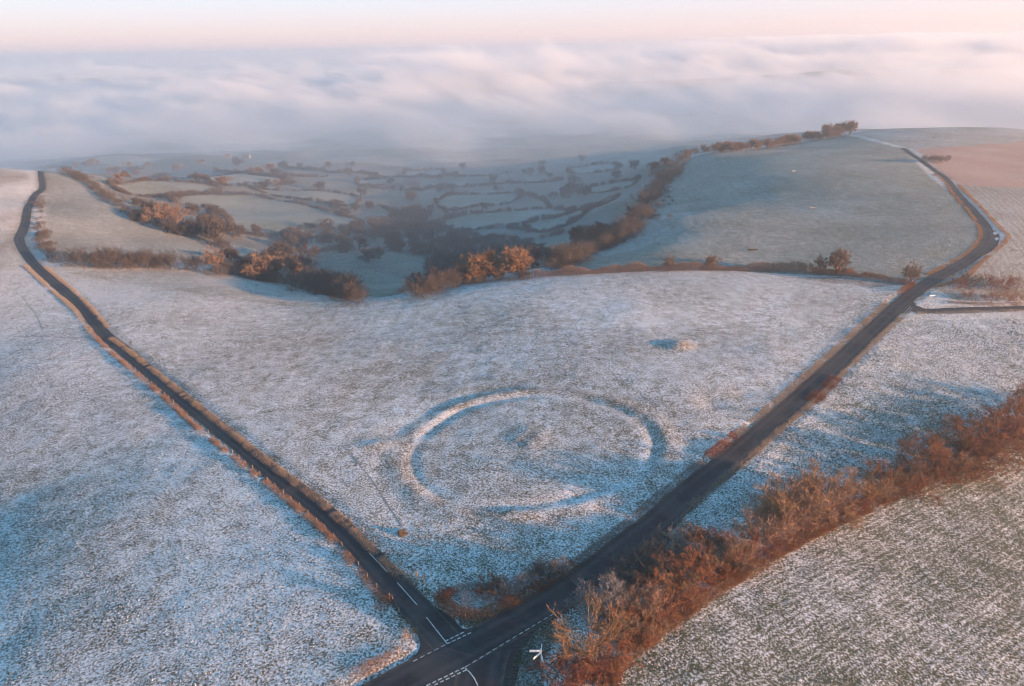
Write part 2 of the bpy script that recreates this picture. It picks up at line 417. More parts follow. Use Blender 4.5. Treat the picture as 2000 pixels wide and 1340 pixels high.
rows(m, (1500,290), (1900,500), 5.0, .05)
m = paint([(1800,548),(1930,500),(1975,465),(1872,362),(2300,372),(2300,600),(1870,590)], (.20, .155, .09), .28); rows(m, (1890,380), (2000,520), 3.2, .15)
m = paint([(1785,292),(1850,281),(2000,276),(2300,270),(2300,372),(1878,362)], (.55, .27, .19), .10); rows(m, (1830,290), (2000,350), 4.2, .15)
paint([(1660,262),(1785,292),(2000,276),(2300,270),(2300,240),(2000,249)], (.13, .115, .07), .36)
paint([(130,533),(400,527),(560,556),(700,597),(640,602),(400,576)], (.165, .135, .07), .42)
m = paint([(-200,300),(60,322),(66,400),(44,440),(28,470),(40,500),(60,530),(-200,525)], (.17, .13, .07), .48); frost[m] += (.34 * fbm((GX + .35 * GY) / 9, (GY - .3 * GX) / 45, 91, 3))[m]   # terracettes
paint([(1245,420),(1340,395),(1355,440),(1262,480),(1130,515),(1060,532)], (.14, .12, .075), .30)
paint([(1545,542),(1640,540),(1760,556),(1700,562)], (.10, .07, .045), .28)
# valley: dark wood floor with pale green fields let into it
VALLEY = [(110,322),(330,318),(600,322),(850,316),(1150,312),(1320,312),(1262,410),(1195,468),(1065,522),(930,543),(790,578),(705,592),(560,556),(400,528),(480,496),(300,447),(150,348)]
m = in_poly(GX, GY, poly(VALLEY)) & (H0 < -7) & (GY < 1000)
col[m] = (.085, .078, .054); frost[m] = .10
VFIELDS = [
 ('big green valley field', [(332,385),(472,381),(560,395),(647,416),(700,430),(693,448),(595,446),(525,462),(465,448),(437,420),(402,406),(350,399)], (.115,.145,.085), 0.15),
 ('valley field above the big green one', [(217,360),(315,355),(420,364),(413,376),(315,384),(245,378)], (.12,.14,.085), 0.16),
 ('high valley field beside the slope', [(140,329),(196,325),(224,343),(200,356),(168,350)], (.115,.135,.08), 0.19),
 ('narrow far valley field', [(392,346),(560,352),(553,361),(420,358)], (.12,.145,.09), 0.21),
 ('long valley field behind the big green one', [(490,367),(665,378),(700,392),(665,402),(560,386)], (.12,.145,.09), 0.17),
 ('rounded green knoll', [(546,476),(595,465),(658,467),(682,476),(647,490),(577,490)], (.115,.14,.085), 0.17),
 ('brown slope by the valley wood', [(736,488),(775,490),(831,507),(859,521),(824,537),(775,533),(747,518)], (.15,.125,.075), 0.07),
 ('green mound behind the ring field', [(656,529),(715,527),(768,536),(803,549),(782,575),(729,582),(705,560)], (.125,.135,.08), 0.15),
 ('upper terrace field', [(852,395),(901,381),(1009,378),(1002,394),(915,406),(866,409)], (.12,.145,.09), 0.17),
 ('middle terrace field', [(812,447),(873,430),(915,420),(1072,409),(1120,412),(1090,423),(967,444),(908,451)], (.12,.145,.09), 0.17),
 ('terrace field under the scarp', [(992,446),(1048,432),(1125,415),(1177,394),(1202,388),(1097,444),(1048,452)], (.12,.145,.09), 0.17),
 ('steep green paddock under the scarp', [(1009,479),(1107,456),(1132,456),(1118,486),(1090,500),(1048,493)], (.115,.15,.09), 0.16),
 ('distant terrace field', [(1118,367),(1230,352),(1233,363),(1139,378)], (.12,.145,.09), 0.20),
 ('misty far field', [(700,352),(760,350),(755,360),(705,362)], (.12,.145,.09), 0.22),
 ('misty far field in the middle', [(790,335),(860,332),(855,345),(800,347)], (.12,.145,.09), 0.25),
 ('misty field near the scarp end', [(1110,330),(1200,322),(1195,332),(1120,340)], (.12,.145,.09), 0.25)]
VF_W = []
for nm_, pl_, c_, f_ in VFIELDS:
    w_ = poly(pl_); VF_W.append(w_); m = in_poly(GX, GY, w_); col[m] = c_; frost[m] = f_
paint([(92,332),(125,324),(172,345),(318,443),(500,488),(455,510),(100,514)], (.12, .12, .07), .26)
frost += .12 * fbm(GX / 30, GY / 30, 41, 3)
# rough dead grass beside the roads
vz = .75 * np.exp(-((EDGE - 1.1) / .9) ** 2) * (EDGE < 8) * (1 + .5 * fbm(GX / 4, GY / 4, 51, 2))
col = col * (1 - vz[..., None]) + vz[..., None] * np.array([.17, .115, .06]); frost = frost - .22 * vz
under = sstep(.6, -.5, EDGE); col = col * (1 - under[..., None]) + under[..., None] * np.array([.05, .045, .035]); frost = frost * (1 - .9 * under)
# ring bank tops carry less frost where the turf is dead
d_ = np.hypot(GX - RX, (GY - RY) * 1.14) + .9 * fbm(GX / 9, GY / 9, 61, 2); bank = np.exp(-((d_ - 31.2) / 1.7) ** 2)
col = col * (1 - .7 * bank[..., None]) + .7 * bank[..., None] * np.array([.20, .13, .065]); frost -= .12 * bank; frost += .22 * np.exp(-((d_ - 27.4) / 1.6) ** 2)
cm_ = np.exp(-((GX - RX + .5) ** 2 + (GY - RY - 2) ** 2) / 3.6 ** 2); frost -= .22 * cm_; col = col * (1 - .6 * cm_[..., None]) + .6 * cm_[..., None] * np.array([.22, .13, .06])
bar = np.exp(-(((GX - BX) / 4) ** 2 + ((GY - BY) / 3.4) ** 2)); col = col * (1 - .7 * bar[..., None]) + .7 * bar[..., None] * np.array([.24, .15, .08]); frost -= .22 * bar

ny, nx = GX.shape
idx = np.arange(ny * nx).reshape(ny, nx)
quads = np.stack([idx[:-1, :-1], idx[:-1, 1:], idx[1:, 1:], idx[1:, :-1]], -1).reshape(-1, 4)
me = mesh('ground', np.stack([GX, GY, H], -1), quads, M_GROUND, smooth=True)
a = me.attributes.new('col', 'FLOAT_COLOR', 'POINT'); a.data.foreach_set('color', np.concatenate([col, np.ones(GX.shape + (1,))], -1).astype(np.float32).ravel())
for nm, arr in [('frost', frost), ('rowp', rowp), ('rowa', rowa), ('vary', np.interp(np.hypot(GX, GY), [180, 330], [1.0, .35]))]:
    a = me.attributes.new(nm, 'FLOAT', 'POINT'); a.data.foreach_set('value', arr.astype(np.float32).ravel())
ground = tag(link('ground', me), 'rolling frosted downland with ring earthwork', None, None, 'structure')

# ------------------------------------------------------------------ roads and painted markings
def ribbon(name, c, w, dz, mat=M_ASPHALT, n_across=5):
    nn, _ = normals2d(c); u = np.linspace(-.5, .5, n_across)
    jit = .35 * fbm(np.arange(len(c)) * .45, np.zeros(len(c)), 3)
    v = []
    for k in u:
        X_, Y_ = c[:, 0] + nn[:, 0] * (w + jit) * k, c[:, 1] + nn[:, 1] * (w + jit) * k; v.append(np.stack([X_, Y_, bil(HB, X_, Y_) + dz], -1))
    v = np.stack(v, 1)
    m_ = len(c); ii = np.arange(m_ * n_across).reshape(m_, n_across)
    q = np.stack([ii[:-1, :-1], ii[:-1, 1:], ii[1:, 1:], ii[1:, :-1]], -1).reshape(-1, 4)
    me = mesh(name, v.reshape(-1, 3), q[:, ::-1], mat, True)
    at_ = me.attributes.new('across', 'FLOAT', 'POINT'); at_.data.foreach_set('value', np.tile(u * 2, m_).astype(np.float32)); return me
ROAD_OBJ = {}
for nm, name, dz, lab in [('main', 'main_road', .020, 'wide asphalt lane running from the crossroads to the far bend'), ('left', 'side_road', .012, 'narrow asphalt lane climbing to the upper left hill'),
                     ('east', 'farm_lane', .006, 'narrow lane leaving at the upper right junction'), ('south', 'approach_road', .004, 'asphalt mouth of the lane at the bottom edge')]:
    c, w = ROADS[nm]
    ROAD_OBJ[nm] = tag(link(name, ribbon(name, c, w, dz)), lab, None, None, 'structure')
def zr(x, y):
    """height of the carriageway"""
    return float(bil(HB, x, y))
def apron(name, pl, dz, lab):
    p = pts(pl); p = resample(np.vstack([p, p[:1]]), 1.5)[:-1]
    cen = p.mean(0); z = np.array([zr(q[0], q[1]) for q in p])
    v = np.column_stack([p[:, 0], p[:, 1], z + dz]); v = np.vstack([v, [cen[0], cen[1], zr(cen[0], cen[1]) + dz]])
    k = len(p)
    area = np.sum(p[:, 0] * np.roll(p[:, 1], -1) - np.roll(p[:, 0], -1) * p[:, 1])
    f = np.array([[i, (i + 1) % k, k] if area > 0 else [(i + 1) % k, i, k] for i in range(k)])
    return tag(link(name, mesh(name, v, f, M_ASPHALT), ROAD_OBJ['main']), lab)
apron('junction_apron', [(775,1150),(868,1195),(905,1228),(960,1222),(1010,1200),(1062,1200),(1040,1240),(1022,1272),(1010,1320),(1000,1360),(880,1370),(780,1345),(800,1290),(820,1268),(815,1235),(797,1200)], -.006, 'worn asphalt in the mouth of the crossroads')
apron('junction_apron', [(1745,612),(1768,612),(1800,612),(1830,608),(1800,601),(1782,588),(1770,590)], -.002, 'asphalt where the farm lane joins')
apron('junction_apron', [(1925,440),(1945,455),(1965,466),(1950,480),(1925,497),(1915,490),(1935,465)], -.002, 'worn lay-by at the bend')

def stripe(parent, p0, p1, width, name='road_marking', dz=.034):
    """one painted bar between two pixels on the road"""
    q = pts([p0, p1]); stripe_w(parent, q[0], q[1], width, name, dz)
def stripe_w(parent, a, b_, width, name='road_marking', dz=.034):
    a = np.array(a[:2]); b_ = np.array(b_[:2]); d = (b_ - a) / np.linalg.norm(b_ - a); nn = np.array([-d[1], d[0]]) * width / 2
    m_ = max(2, int(np.linalg.norm(b_ - a) / 1.0) + 1); v = []
    for t in np.linspace(0, 1, m_):
        c = a + (b_ - a) * t; z = zr(*c) + dz
        v += [(c[0] + nn[0], c[1] + nn[1], z), (c[0] - nn[0], c[1] - nn[1], z)]
    f = [(2 * i, 2 * i + 1, 2 * i + 3, 2 * i + 2) for i in range(m_ - 1)]
    return link(name, mesh(name, v, np.array(f), M_PAINT), parent)
def dashes(parent, p0, p1, mark, gap, width, name='dash', n_max=None):
    q = pts([p0, p1])[:, :2]; L = np.linalg.norm(q[1] - q[0]); d = (q[1] - q[0]) / L; s = 0; k = 0
    while s + mark * .6 < L and (n_max is None or k < n_max):
        stripe_w(parent, q[0] + d * s, q[0] + d * min(s + mark, L), width, name); s += mark + gap; k += 1
for p0, p1 in [((721,1080),(756,1117)), ((776,1138),(815,1182)), ((833,1206),(873,1257))]:
    stripe(ROAD_OBJ['left'], p0, p1, .16, 'centre_line_dash')
dashes(ROAD_OBJ['main'], (869,1253), (912,1232), .6, .3, .22, 'give_way_dash')
dashes(ROAD_OBJ['main'], (873,1258), (926,1233), .6, .3, .22, 'give_way_dash')
dashes(ROAD_OBJ['main'], (870,1259.5), (805,1293), .75, .45, .14, 'edge_line_dash')
dashes(ROAD_OBJ['main'], (909,1303), (1080,1200), .8, .45, .14, 'edge_line_dash')
dashes(ROAD_OBJ['main'], (907,1304), (820,1346), .6, .32, .24, 'give_way_dash')
dashes(ROAD_OBJ['main'], (911,1308.5), (824,1350.5), .6, .32, .24, 'give_way_dash')
arc = resample(pts([(909,1305),(918,1314),(927,1326),(934,1342),(938,1360)]), 1.0)
for i in range(0, len(arc) - 1): pass
nn_, _ = normals2d(arc)
v = []
for p, q in zip(arc, nn_): z = zr(p[0], p[1]) + .034; v += [(p[0] + q[0] * .09, p[1] + q[1] * .09, z), (p[0] - q[0] * .09, p[1] - q[1] * .09, z)]
link('curved_line', mesh('curved_line', v, np.array([(2 * i, 2 * i + 1, 2 * i + 3, 2 * i + 2) for i in range(len(arc) - 1)])[:, ::-1], M_PAINT), ROAD_OBJ['main'])
stripe(ROAD_OBJ['main'], (1752,626), (1779,598), .12, 'edge_line')
stripe(ROAD_OBJ['main'], (1757,626), (1782,601), .12, 'edge_line')
#@@VEG@@

# ------------------------------------------------------------------ vegetation: growing code
def unit(v): return v / (np.linalg.norm(v, axis=-1, keepdims=True) + 1e-9)
def frame(d):
    r = np.where(np.abs(d[:, 2:3]) < .9, np.array([[0, 0, 1.]]), np.array([[1., 0, 0]]))
    u = unit(np.cross(d, r)); return u, np.cross(d, u)

def tubes(p0, p1, r0, r1, sides):
    d = unit(p1 - p0); u, w = frame(d); n_ = len(p0); vs_ = []
    for p, r in ((p0, r0), (p1, r1)):
        for k in range(sides):
            a_ = 2 * math.pi * k / sides
            vs_.append(p + (u * math.cos(a_) + w * math.sin(a_)) * r[:, None])
    v = np.stack(vs_, 1).reshape(-1, 3); base = (np.arange(n_) * 2 * sides)[:, None]
    f = []
    for k in range(sides):
        k2 = (k + 1) % sides
        f.append(np.concatenate([base + k, base + k2, base + sides + k2], 1)); f.append(np.concatenate([base + k, base + sides + k2, base + sides + k], 1))
    return v, np.concatenate(f)

def slivers(p0, p1, w, g):
    """thin twigs, one triangle each, turned at random"""
    d = unit(p1 - p0); u, q = frame(d); a_ = g.uniform(0, 6.283, len(p0))[:, None]
    s = (u * np.cos(a_) + q * np.sin(a_)) * (np.asarray(w).reshape(-1, 1) if np.ndim(w) else w) / 2
    v = np.stack([p0 + s, p0 - s, p1], 1).reshape(-1, 3)
    return v, np.arange(len(p0) * 3).reshape(-1, 3)

def join(parts):
    vs_, fs, o = [], [], 0
    for v, f in parts:
        vs_.append(v); fs.append(f + o); o += len(v)
    return np.concatenate(vs_), np.concatenate(fs)

def grow(g, stems, levels, twig):
    """stems: (pos, dir, length, radius); levels: (children, spread deg, length ratio, radius ratio, upward pull, wiggle); twig: (count, length, width, spread)"""
    p, d, L, r = stems; out = []
    NS = 3
    for lv in range(len(levels) + 1):
        P_, D_ = [p], [unit(d)]
        up, wig = (levels[lv][4], levels[lv][5]) if lv < len(levels) else (.15, .25)
        for k in range(NS):
            dd = unit(D_[-1] + g.normal(0, wig, p.shape) + np.array([0, 0, up]) / NS)
            P_.append(P_[-1] + dd * (L / NS)[:, None]); D_.append(dd)
        rr = [r * (1 - .22 * k) for k in range(NS + 1)]
        out.append((lv, [(P_[k], P_[k + 1], rr[k], rr[k + 1]) for k in range(NS)]))
        if lv == len(levels): last = (P_, D_, L); break
        nc, sp, lr, rad, _, _ = levels[lv]
        np_, nd_, nl_, nr_ = [], [], [], []
        for c in range(nc):
            t = g.uniform(.35, 1.0, len(p)) * NS if c else np.full(len(p), NS - 1e-3); i = np.minimum(t.astype(int), NS - 1); fr = (t - i)[:, None]
            PP = np.stack(P_, 1); DD = np.stack(D_[1:], 1); ar = np.arange(len(p))
            pos_ = PP[ar, i] * (1 - fr) + PP[ar, i + 1] * fr; dir_ = DD[ar, i]
            u, w = frame(dir_); az = g.uniform(0, 6.283, len(p))[:, None]; an = np.radians(g.normal(sp, sp * .3, len(p)))[:, None]
            if c == 0: an = an * .35
            nd_.append(dir_ * np.cos(an) + (u * np.cos(az) + w * np.sin(az)) * np.sin(an)); np_.append(pos_)
            nl_.append(L * lr * g.uniform(.7, 1.15, len(p))); nr_.append(r * rad)
        p, d, L, r = np.concatenate(np_), np.concatenate(nd_), np.concatenate(nl_), np.concatenate(nr_)
    P_, D_, L = last
    cnt, tl, tw, sp = twig
    PP = np.stack(P_, 1); DD = np.stack(D_[1:], 1); nb = len(PP)
    t = g.uniform(.1, 1, (nb, cnt)) * NS; i = np.minimum(t.astype(int), NS - 1); fr = (t - i)[..., None]; ar = np.arange(nb)[:, None]
    a0 = (PP[ar, i] * (1 - fr) + PP[ar, i + 1] * fr).reshape(-1, 3)
    dd = unit(DD[ar, i].reshape(-1, 3) + g.normal(0, sp, (nb * cnt, 3)) + np.array([0, 0, .2]))
    a1 = a0 + dd * (tl * g.uniform(.5, 1.3, nb * cnt))[:, None]
    return out, (a0, a1, tw)

def tree_meshes(name, g, h, wide, stems=1, trunk=.28, fine=1.0, m_bark=None, m_twig=None, kind='dome'):
    """returns (trunk mesh, crown mesh) of a bare broadleaved tree about h high"""
    if kind == 'dome':
        tl = h * trunk
        p = np.zeros((stems, 3)); p[:, :2] = g.normal(0, .12 * (stems > 1), (stems, 2)); d = np.tile([0, 0, 1.], (stems, 1)) + g.normal(0, .06 + .22 * (stems > 1), (stems, 3)) * [1, 1, 0]
        lev = [(6, 48 * wide, 1.15, .60, .05, .05), (4, 38 * wide, .62, .55, .25, .12), (4, 38, .66, .52, .22, .16), (3, 38, .66, .5, .2, .2)]
        tw = (max(2, int(6 * fine)), h * .085, h * (.009 if fine < 1.3 else .0052), .42)
        st = (p, d, np.full(stems, tl), np.full(stems, h * .026))
    elif kind == 'bush':      # many stems from the base, dense rounded
        p = np.zeros((stems, 3)); az = g.uniform(0, 6.283, stems); rd = np.sqrt(g.uniform(0, 1, stems)) * h * .30 * wide; p[:, 0] = np.cos(az) * rd; p[:, 1] = np.sin(az) * rd
        d = np.stack([np.cos(az) * rd / h * 2.2, np.sin(az) * rd / h * 2.2, np.ones(stems)], -1) + g.normal(0, .2, (stems, 3))
        lev = [(5, 40, .62, .62, .12, .12), (4, 42, .62, .6, .12, .18), (3, 42, .62, .6, .1, .22)]
        tw = (max(2, int(6.5 * fine)), h * .13, h * .0095, .5)
        st = (p, d, h * g.uniform(.42, .56, stems), np.full(stems, h * .010))
    elif kind == 'dome_bush':  # twigs radiating to a rounded dome
        az = g.uniform(0, 6.283, stems); ct = g.uniform(.08, 1, stems); st_ = np.sqrt(1 - ct ** 2)
        p = np.zeros((stems, 3)); p[:, 0] = np.cos(az) * st_ * h * .16 * wide; p[:, 1] = np.sin(az) * st_ * h * .16 * wide
        d = np.stack([np.cos(az) * st_ * wide, np.sin(az) * st_ * wide, ct], -1) + g.normal(0, .07, (stems, 3))
        lump = 1 + .28 * np.sin(az * 3 + g.uniform(0, 6)) * st_ + g.normal(0, .10, stems)
        lev = [(4, 26, .50, .62, .0, .10), (4, 32, .56, .6, .0, .16), (4, 36, .58, .6, .02, .2)]
        tw = (max(2, int(6 * fine)), h * .085, h * .0062, .5)
        st = (p, d, h * .50 * lump, np.full(stems, h * .010))
    else:                     # 'leggy': open, long pale branches
        p = np.zeros((stems, 3)); az = g.uniform(0, 6.283, stems); rd = g.uniform(.05, .25, stems) * h * .4; p[:, 0] = np.cos(az) * rd; p[:, 1] = np.sin(az) * rd
        d = np.stack([np.cos(az) * wide * .75, np.sin(az) * wide * .75, np.ones(stems)], -1) + g.normal(0, .15, (stems, 3))
        lev = [(4, 28, .70, .66, .10, .06), (4, 28, .66, .66, .18, .09), (3, 30, .62, .62, .2, .12)]
        tw = (max(1, int(3 * fine)), h * .10, h * .0075, .35)
        st = (p, d, h * g.uniform(.36, .5, stems), np.full(stems, h * .0125))
    segs, (a0, a1, w) = grow(g, st, lev, tw)
    tr, cr = [], []
    for lv, ss in segs:
        for (q0, q1, r0, r1) in ss:
            if lv == 0: tr.append(tubes(q0, q1, r0, r1, 6))
            elif lv == 1: cr.append(tubes(q0, q1, r0, r1, 4))
            elif lv == 2: cr.append(tubes(q0, q1, r0, r1, 3))
            else: cr.append(slivers(q0, q1, np.maximum(r0 * 2, h * (.0065 if kind == 'leggy' else .005)), g))
    cr.append(slivers(a0, a1, w, g))
    v, f = join(cr); k = h / np.percentile(v[:, 2], 99.3); v = v * k; v[:, 2] = np.maximum(v[:, 2], .05); cm = mesh(name + '_crown', v, f, m_twig)
    if kind == 'leggy':       # each stem a piece of its own
        tm = []
        for q in range(stems):
            vq, fq = join([tubes(q0[q:q + 1], q1[q:q + 1], r0[q:q + 1], r1[q:q + 1], 6) for (q0, q1, r0, r1) in segs[0][1]])
            tm.append(mesh(name, vq * k - [0, 0, .12], fq, m_bark))
        return tm, cm
    v, f = join(tr); tm = mesh(name + '_trunk', v * k - [0, 0, .12], f, m_bark)
    return tm, cm

def twig_mat(name, c, frosty=0.0, var=.35, hue=None):
    m, nt, b = mat_new(name); N = NT(nt)
    oi = N.n('ShaderNodeObjectInfo').outputs['Random']; nz = N.noise(N.pos(), 1.3, 3, .6); fine = N.noise(N.pos(), 14, 2, .6)
    c2 = hue or tuple(v * .6 for v in c)
    base = N.mix(N.ramp(nz, .3, .7), tuple(c2) + (1,), tuple(c) + (1,))
    base = N.mix(N.math('MULTIPLY', oi, var), base, tuple(v * .45 for v in c) + (1,))
    if frosty: base = N.mix(N.math('MULTIPLY', N.ramp(fine, .42, .62), frosty), base, FROST)
    nt.links.new(base, b.inputs['Base Color']); b.inputs['Roughness'].default_value = .8
    return m
TW_BROWN = twig_mat('brown_twigs', (.37, .150, .064), .05, hue=(.16, .068, .036))
TW_RED = twig_mat('red_brown_twigs', (.31, .105, .06), .05, hue=(.15, .058, .042))
TW_RUST = twig_mat('rust_twigs', (.33, .18, .10), .12, hue=(.16, .085, .05))
TW_TAN2 = twig_mat('tan_twigs', (.38, .23, .12), .12, hue=(.22, .12, .065))
TW_TAN = twig_mat('tan_branches', (.36, .21, .105), .05, hue=(.25, .15, .07))
TW_GREY = twig_mat('grey_frosted_twigs', (.17, .13, .11), .40)
TW_FROST = twig_mat('heavily_frosted_bramble', (.22, .15, .12), .85)
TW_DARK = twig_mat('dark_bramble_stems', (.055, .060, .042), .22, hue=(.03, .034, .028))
TW_PINK = twig_mat('pinkish_twigs', (.40, .25, .165), .06, hue=(.24, .13, .085))
TW_VALE = twig_mat('shade_toned_twigs', (.095, .072, .058), .10)  # albedo darkened and greyed to stand in for the valley's shade
TW_OAK = twig_mat('oak_twigs', (.34, .20, .115), .05)
BARK = simple('rough_bark', (.13, .10, .075), .4, 6)
BARK_TAN = simple('tan_bark', (.30, .20, .11), .3, 6)
G = lambda s: np.random.default_rng(s)

# ------------------------------------------------------------------ plants: placing code
def plant(name, meshes, p, h_scale, rz, label, cat, group=None, parts=True, sz=1.0):
    tm, cm = meshes
    e = bpy.data.objects.new(name, None); COL.objects.link(e); e.empty_display_size = .5
    e.location = (float(p[0]), float(p[1]), float(p[2])); e.rotation_euler = (0, 0, rz); e.scale = (h_scale, h_scale, h_scale * sz) if not hasattr(h_scale, '__len__') else h_scale
    for q in (tm if isinstance(tm, list) else [tm]): link('stem' if isinstance(tm, list) else 'trunk', q, e)
    link('crown', cm, e)
    return tag(e, label, cat, group)
def whole(name, me, p, s, rz, label, cat, group=None, sz=1.0):
    """a plant too small in the picture to show its parts"""
    o = link(name, me, None, (float(p[0]), float(p[1]), float(p[2])), rz, (s, s, s * sz)); return tag(o, label, cat, group)
def gp(px, py):
    q = ground_at([px], [py], H)[0]; return q
def merged(pair):
    a_, b_ = pair; n0 = len(a_.vertices)
    def arr(m_):
        v = np.empty(len(m_.vertices) * 3, np.float32); m_.vertices.foreach_get('co', v); f = np.empty(len(m_.loops), np.int32); m_.loops.foreach_get('vertex_index', f); return v.reshape(-1, 3), f.reshape(-1, 3)
    (v0, f0), (v1, f1) = arr(a_), arr(b_)
    v, f = join([(v0, f0), (v1, f1)]); return mesh(b_.name + '_whole', v, f, b_.materials[0])

def hedge_mesh(name, path, width, height, per_m, mat, g, tl=.55, tw=.028, lump=.35, lump_len=2.5, gaps=.12):
    """twiggy hedge along ground points: slivers rooted through its cross-section, an uneven top"""
    c = resample(path, .5); nn, _ = normals2d(c); L = .5 * len(c); m_ = int(L * per_m)
    i = g.integers(0, len(c), m_); s = i * .5
    keep = fbm(s / 3.1, s * 0 + 9.1, int(g.integers(999)), 3) * 1.5 + 1.0 - gaps > g.uniform(0, 1, m_) * .9; i = i[keep]; s = s[keep]; m_ = len(i)
    prof = (1 + lump * fbm(s / lump_len, s * 0 + 3.3, int(g.integers(999)), 3) * 1.6) * height; prof = np.maximum(prof, height * .3)
    u = g.uniform(-1, 1, m_); zf = g.uniform(0, 1, m_) ** .8
    hh = prof * np.sqrt(np.clip(1 - .75 * u ** 2, .05, 1))
    xy = c[i, :2] + nn[i] * (u * width / 2 * (1 + .25 * fbm(s / 3, s * 0, 5, 2)))[:, None] + g.normal(0, .12, (m_, 2))
    z0 = bil(H, xy[:, 0], xy[:, 1])
    p0 = np.column_stack([xy, z0 + hh * zf * .85 - .03])
    d = unit(np.column_stack([nn[i] * u[:, None] * .7, .55 + zf * .4]) + g.normal(0, .45, (m_, 3)))
    ln = tl * g.uniform(.5, 1.3, m_) * np.clip(prof / height, .5, 1.4)
    v, f = slivers(p0, p0 + d * ln[:, None], tw * g.uniform(.7, 1.4, m_), g)
    return mesh(name, v, f, mat)

# ---- plant shapes, a few of each kind, shared by the copies
def variants(k, fn): return [fn(i) for i in range(k)]
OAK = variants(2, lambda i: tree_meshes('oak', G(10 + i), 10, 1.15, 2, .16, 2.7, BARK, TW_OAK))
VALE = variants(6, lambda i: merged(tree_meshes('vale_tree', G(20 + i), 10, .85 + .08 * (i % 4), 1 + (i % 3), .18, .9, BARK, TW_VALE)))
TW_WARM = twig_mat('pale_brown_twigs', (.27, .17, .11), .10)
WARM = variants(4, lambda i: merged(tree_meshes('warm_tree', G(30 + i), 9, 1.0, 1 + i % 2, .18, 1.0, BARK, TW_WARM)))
BUSH_O = variants(4, lambda i: merged(tree_meshes('bush_stems', G(40 + i), 5, 1.0, 30, .2, 1.0, BARK, TW_BROWN, 'dome_bush')))
BUSH_T = variants(3, lambda i: merged(tree_meshes('tan_stems', G(140 + i), 5, 1.0, 28, .2, 1.0, BARK_TAN, TW_TAN2, 'dome_bush')))
BUSH_R = variants(3, lambda i: merged(tree_meshes('red_stems', G(50 + i), 4, 1.0, 26, .2, 1.0, BARK, TW_RED, 'dome_bush')))
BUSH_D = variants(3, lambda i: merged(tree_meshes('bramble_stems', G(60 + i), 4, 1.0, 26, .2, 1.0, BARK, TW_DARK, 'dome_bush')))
BUSH_P = variants(3, lambda i: merged(tree_meshes('pink_stems', G(70 + i), 7, .9, 13, .2, .8, BARK_TAN, TW_PINK, 'bush')))
BUSH_G = variants(3, lambda i: merged(tree_meshes('grey_stems', G(80 + i), 4, 1.0, 12, .2, .9, BARK, TW_GREY, 'bush')))
LEGGY = variants(3, lambda i: tree_meshes('leggy_stems', G(90 + i), 7, 1.2, 15, .2, 1.4, BARK_TAN, TW_TAN, 'leggy'))
SCRUB = variants(5, lambda i: merged(tree_meshes('scrub', G(100 + i), 5, 1.2, 9, .2, .55, BARK, TW_VALE, 'bush')))
SCRUB_O = variants(3, lambda i: merged(tree_meshes('scrub_warm', G(110 + i), 5, 1.2, 9, .2, .6, BARK, TW_BROWN, 'bush')))
SCRUB_R = variants(2, lambda i: merged(tree_meshes('scrub_red', G(120 + i), 5, 1.2, 9, .2, .6, BARK, TW_RED, 'bush')))
pr = np.random.default_rng(99)
def rz(): return float(pr.uniform(0, 6.28))

# ---- the big hedgerow on the right: each shrub a thing
HR = 'shrubs of the big field hedge'
def shrub(kind, px, py, h, label, cat='shrub', nm='shrub', sz=1.0, base=5.0):
    k = kind[int(pr.integers(len(kind)))]
    if kind is LEGGY: return plant(nm, k, gp(px, py), h / base, rz(), label, cat, HR, sz=sz)
    return whole(nm, k, gp(px, py), (1.0 if px > 1440 else .86) * h / base, rz(), label, cat, HR, sz)
shrub(LEGGY, 1148, 1272, 8.0, 'pale yellow-branched bare tree leaning over the crossroads verge', 'tree', 'bare_tree', .85, 7)
shrub(BUSH_R, 1098, 1322, 4.4, 'dark red twiggy shrub beside the white signpost', base=4)
shrub(BUSH_R, 1138, 1335, 4.6, 'dark red shrub at the bottom edge of the hedge', base=4)
shrub(BUSH_O, 1178, 1310, 4.4, 'rusty brown shrub in front of the yellow-branched tree')
shrub(BUSH_G, 1140, 1192, 5.2, 'grey bare upright shrub at the roadside end of hedge', base=4)
shrub(BUSH_G, 1196, 1198, 6.0, 'tall grey-pink bare shrub behind the yellow-branched tree', base=4, sz=1.15)
shrub(BUSH_O, 1232, 1232, 5.0, 'rusty shrub just beyond the yellow-branched tree')
shrub(BUSH_P, 1262, 1195, 6.0, 'pinkish brown shrub between rusty shrubs near the crossroads', base=7)
shrub(BUSH_O, 1300, 1165, 6.0, 'large dense orange-brown shrub near the crossroads end')
shrub(BUSH_O, 1345, 1135, 6.4, 'broad orange-brown domed shrub beside the dark bramble thicket')
shrub(BUSH_O, 1392, 1112, 5.4, 'orange-brown shrub next to the broad domed one')
shrub(BUSH_O, 1285, 1205, 4.0, 'low rusty shrub on the field side of the hedge')
shrub(BUSH_P, 1432, 1092, 5.0, 'pinkish shrub before the tall bare thicket', base=7)
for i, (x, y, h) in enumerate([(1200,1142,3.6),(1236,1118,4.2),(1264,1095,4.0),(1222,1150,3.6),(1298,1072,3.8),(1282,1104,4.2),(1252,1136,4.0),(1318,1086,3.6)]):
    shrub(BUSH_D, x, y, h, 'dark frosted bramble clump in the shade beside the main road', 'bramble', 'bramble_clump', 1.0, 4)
shrub(BUSH_G, 1322, 1062, 3.6, 'grey-green frosted shrub at the end of the bramble thicket', base=4)
shrub(BUSH_O, 1352, 1058, 3.8, 'small rounded tan shrub standing behind the hedge')
shrub(BUSH_O, 1382, 1060, 3.0, 'smallest tan shrub behind the hedge')
shrub(BUSH_R, 1412, 1075, 4.4, 'bright red shrub behind the pinkish one', base=4)
shrub(BUSH_R, 1470, 1078, 4.6, 'red shrub at the foot of the tall bare thicket', base=4)
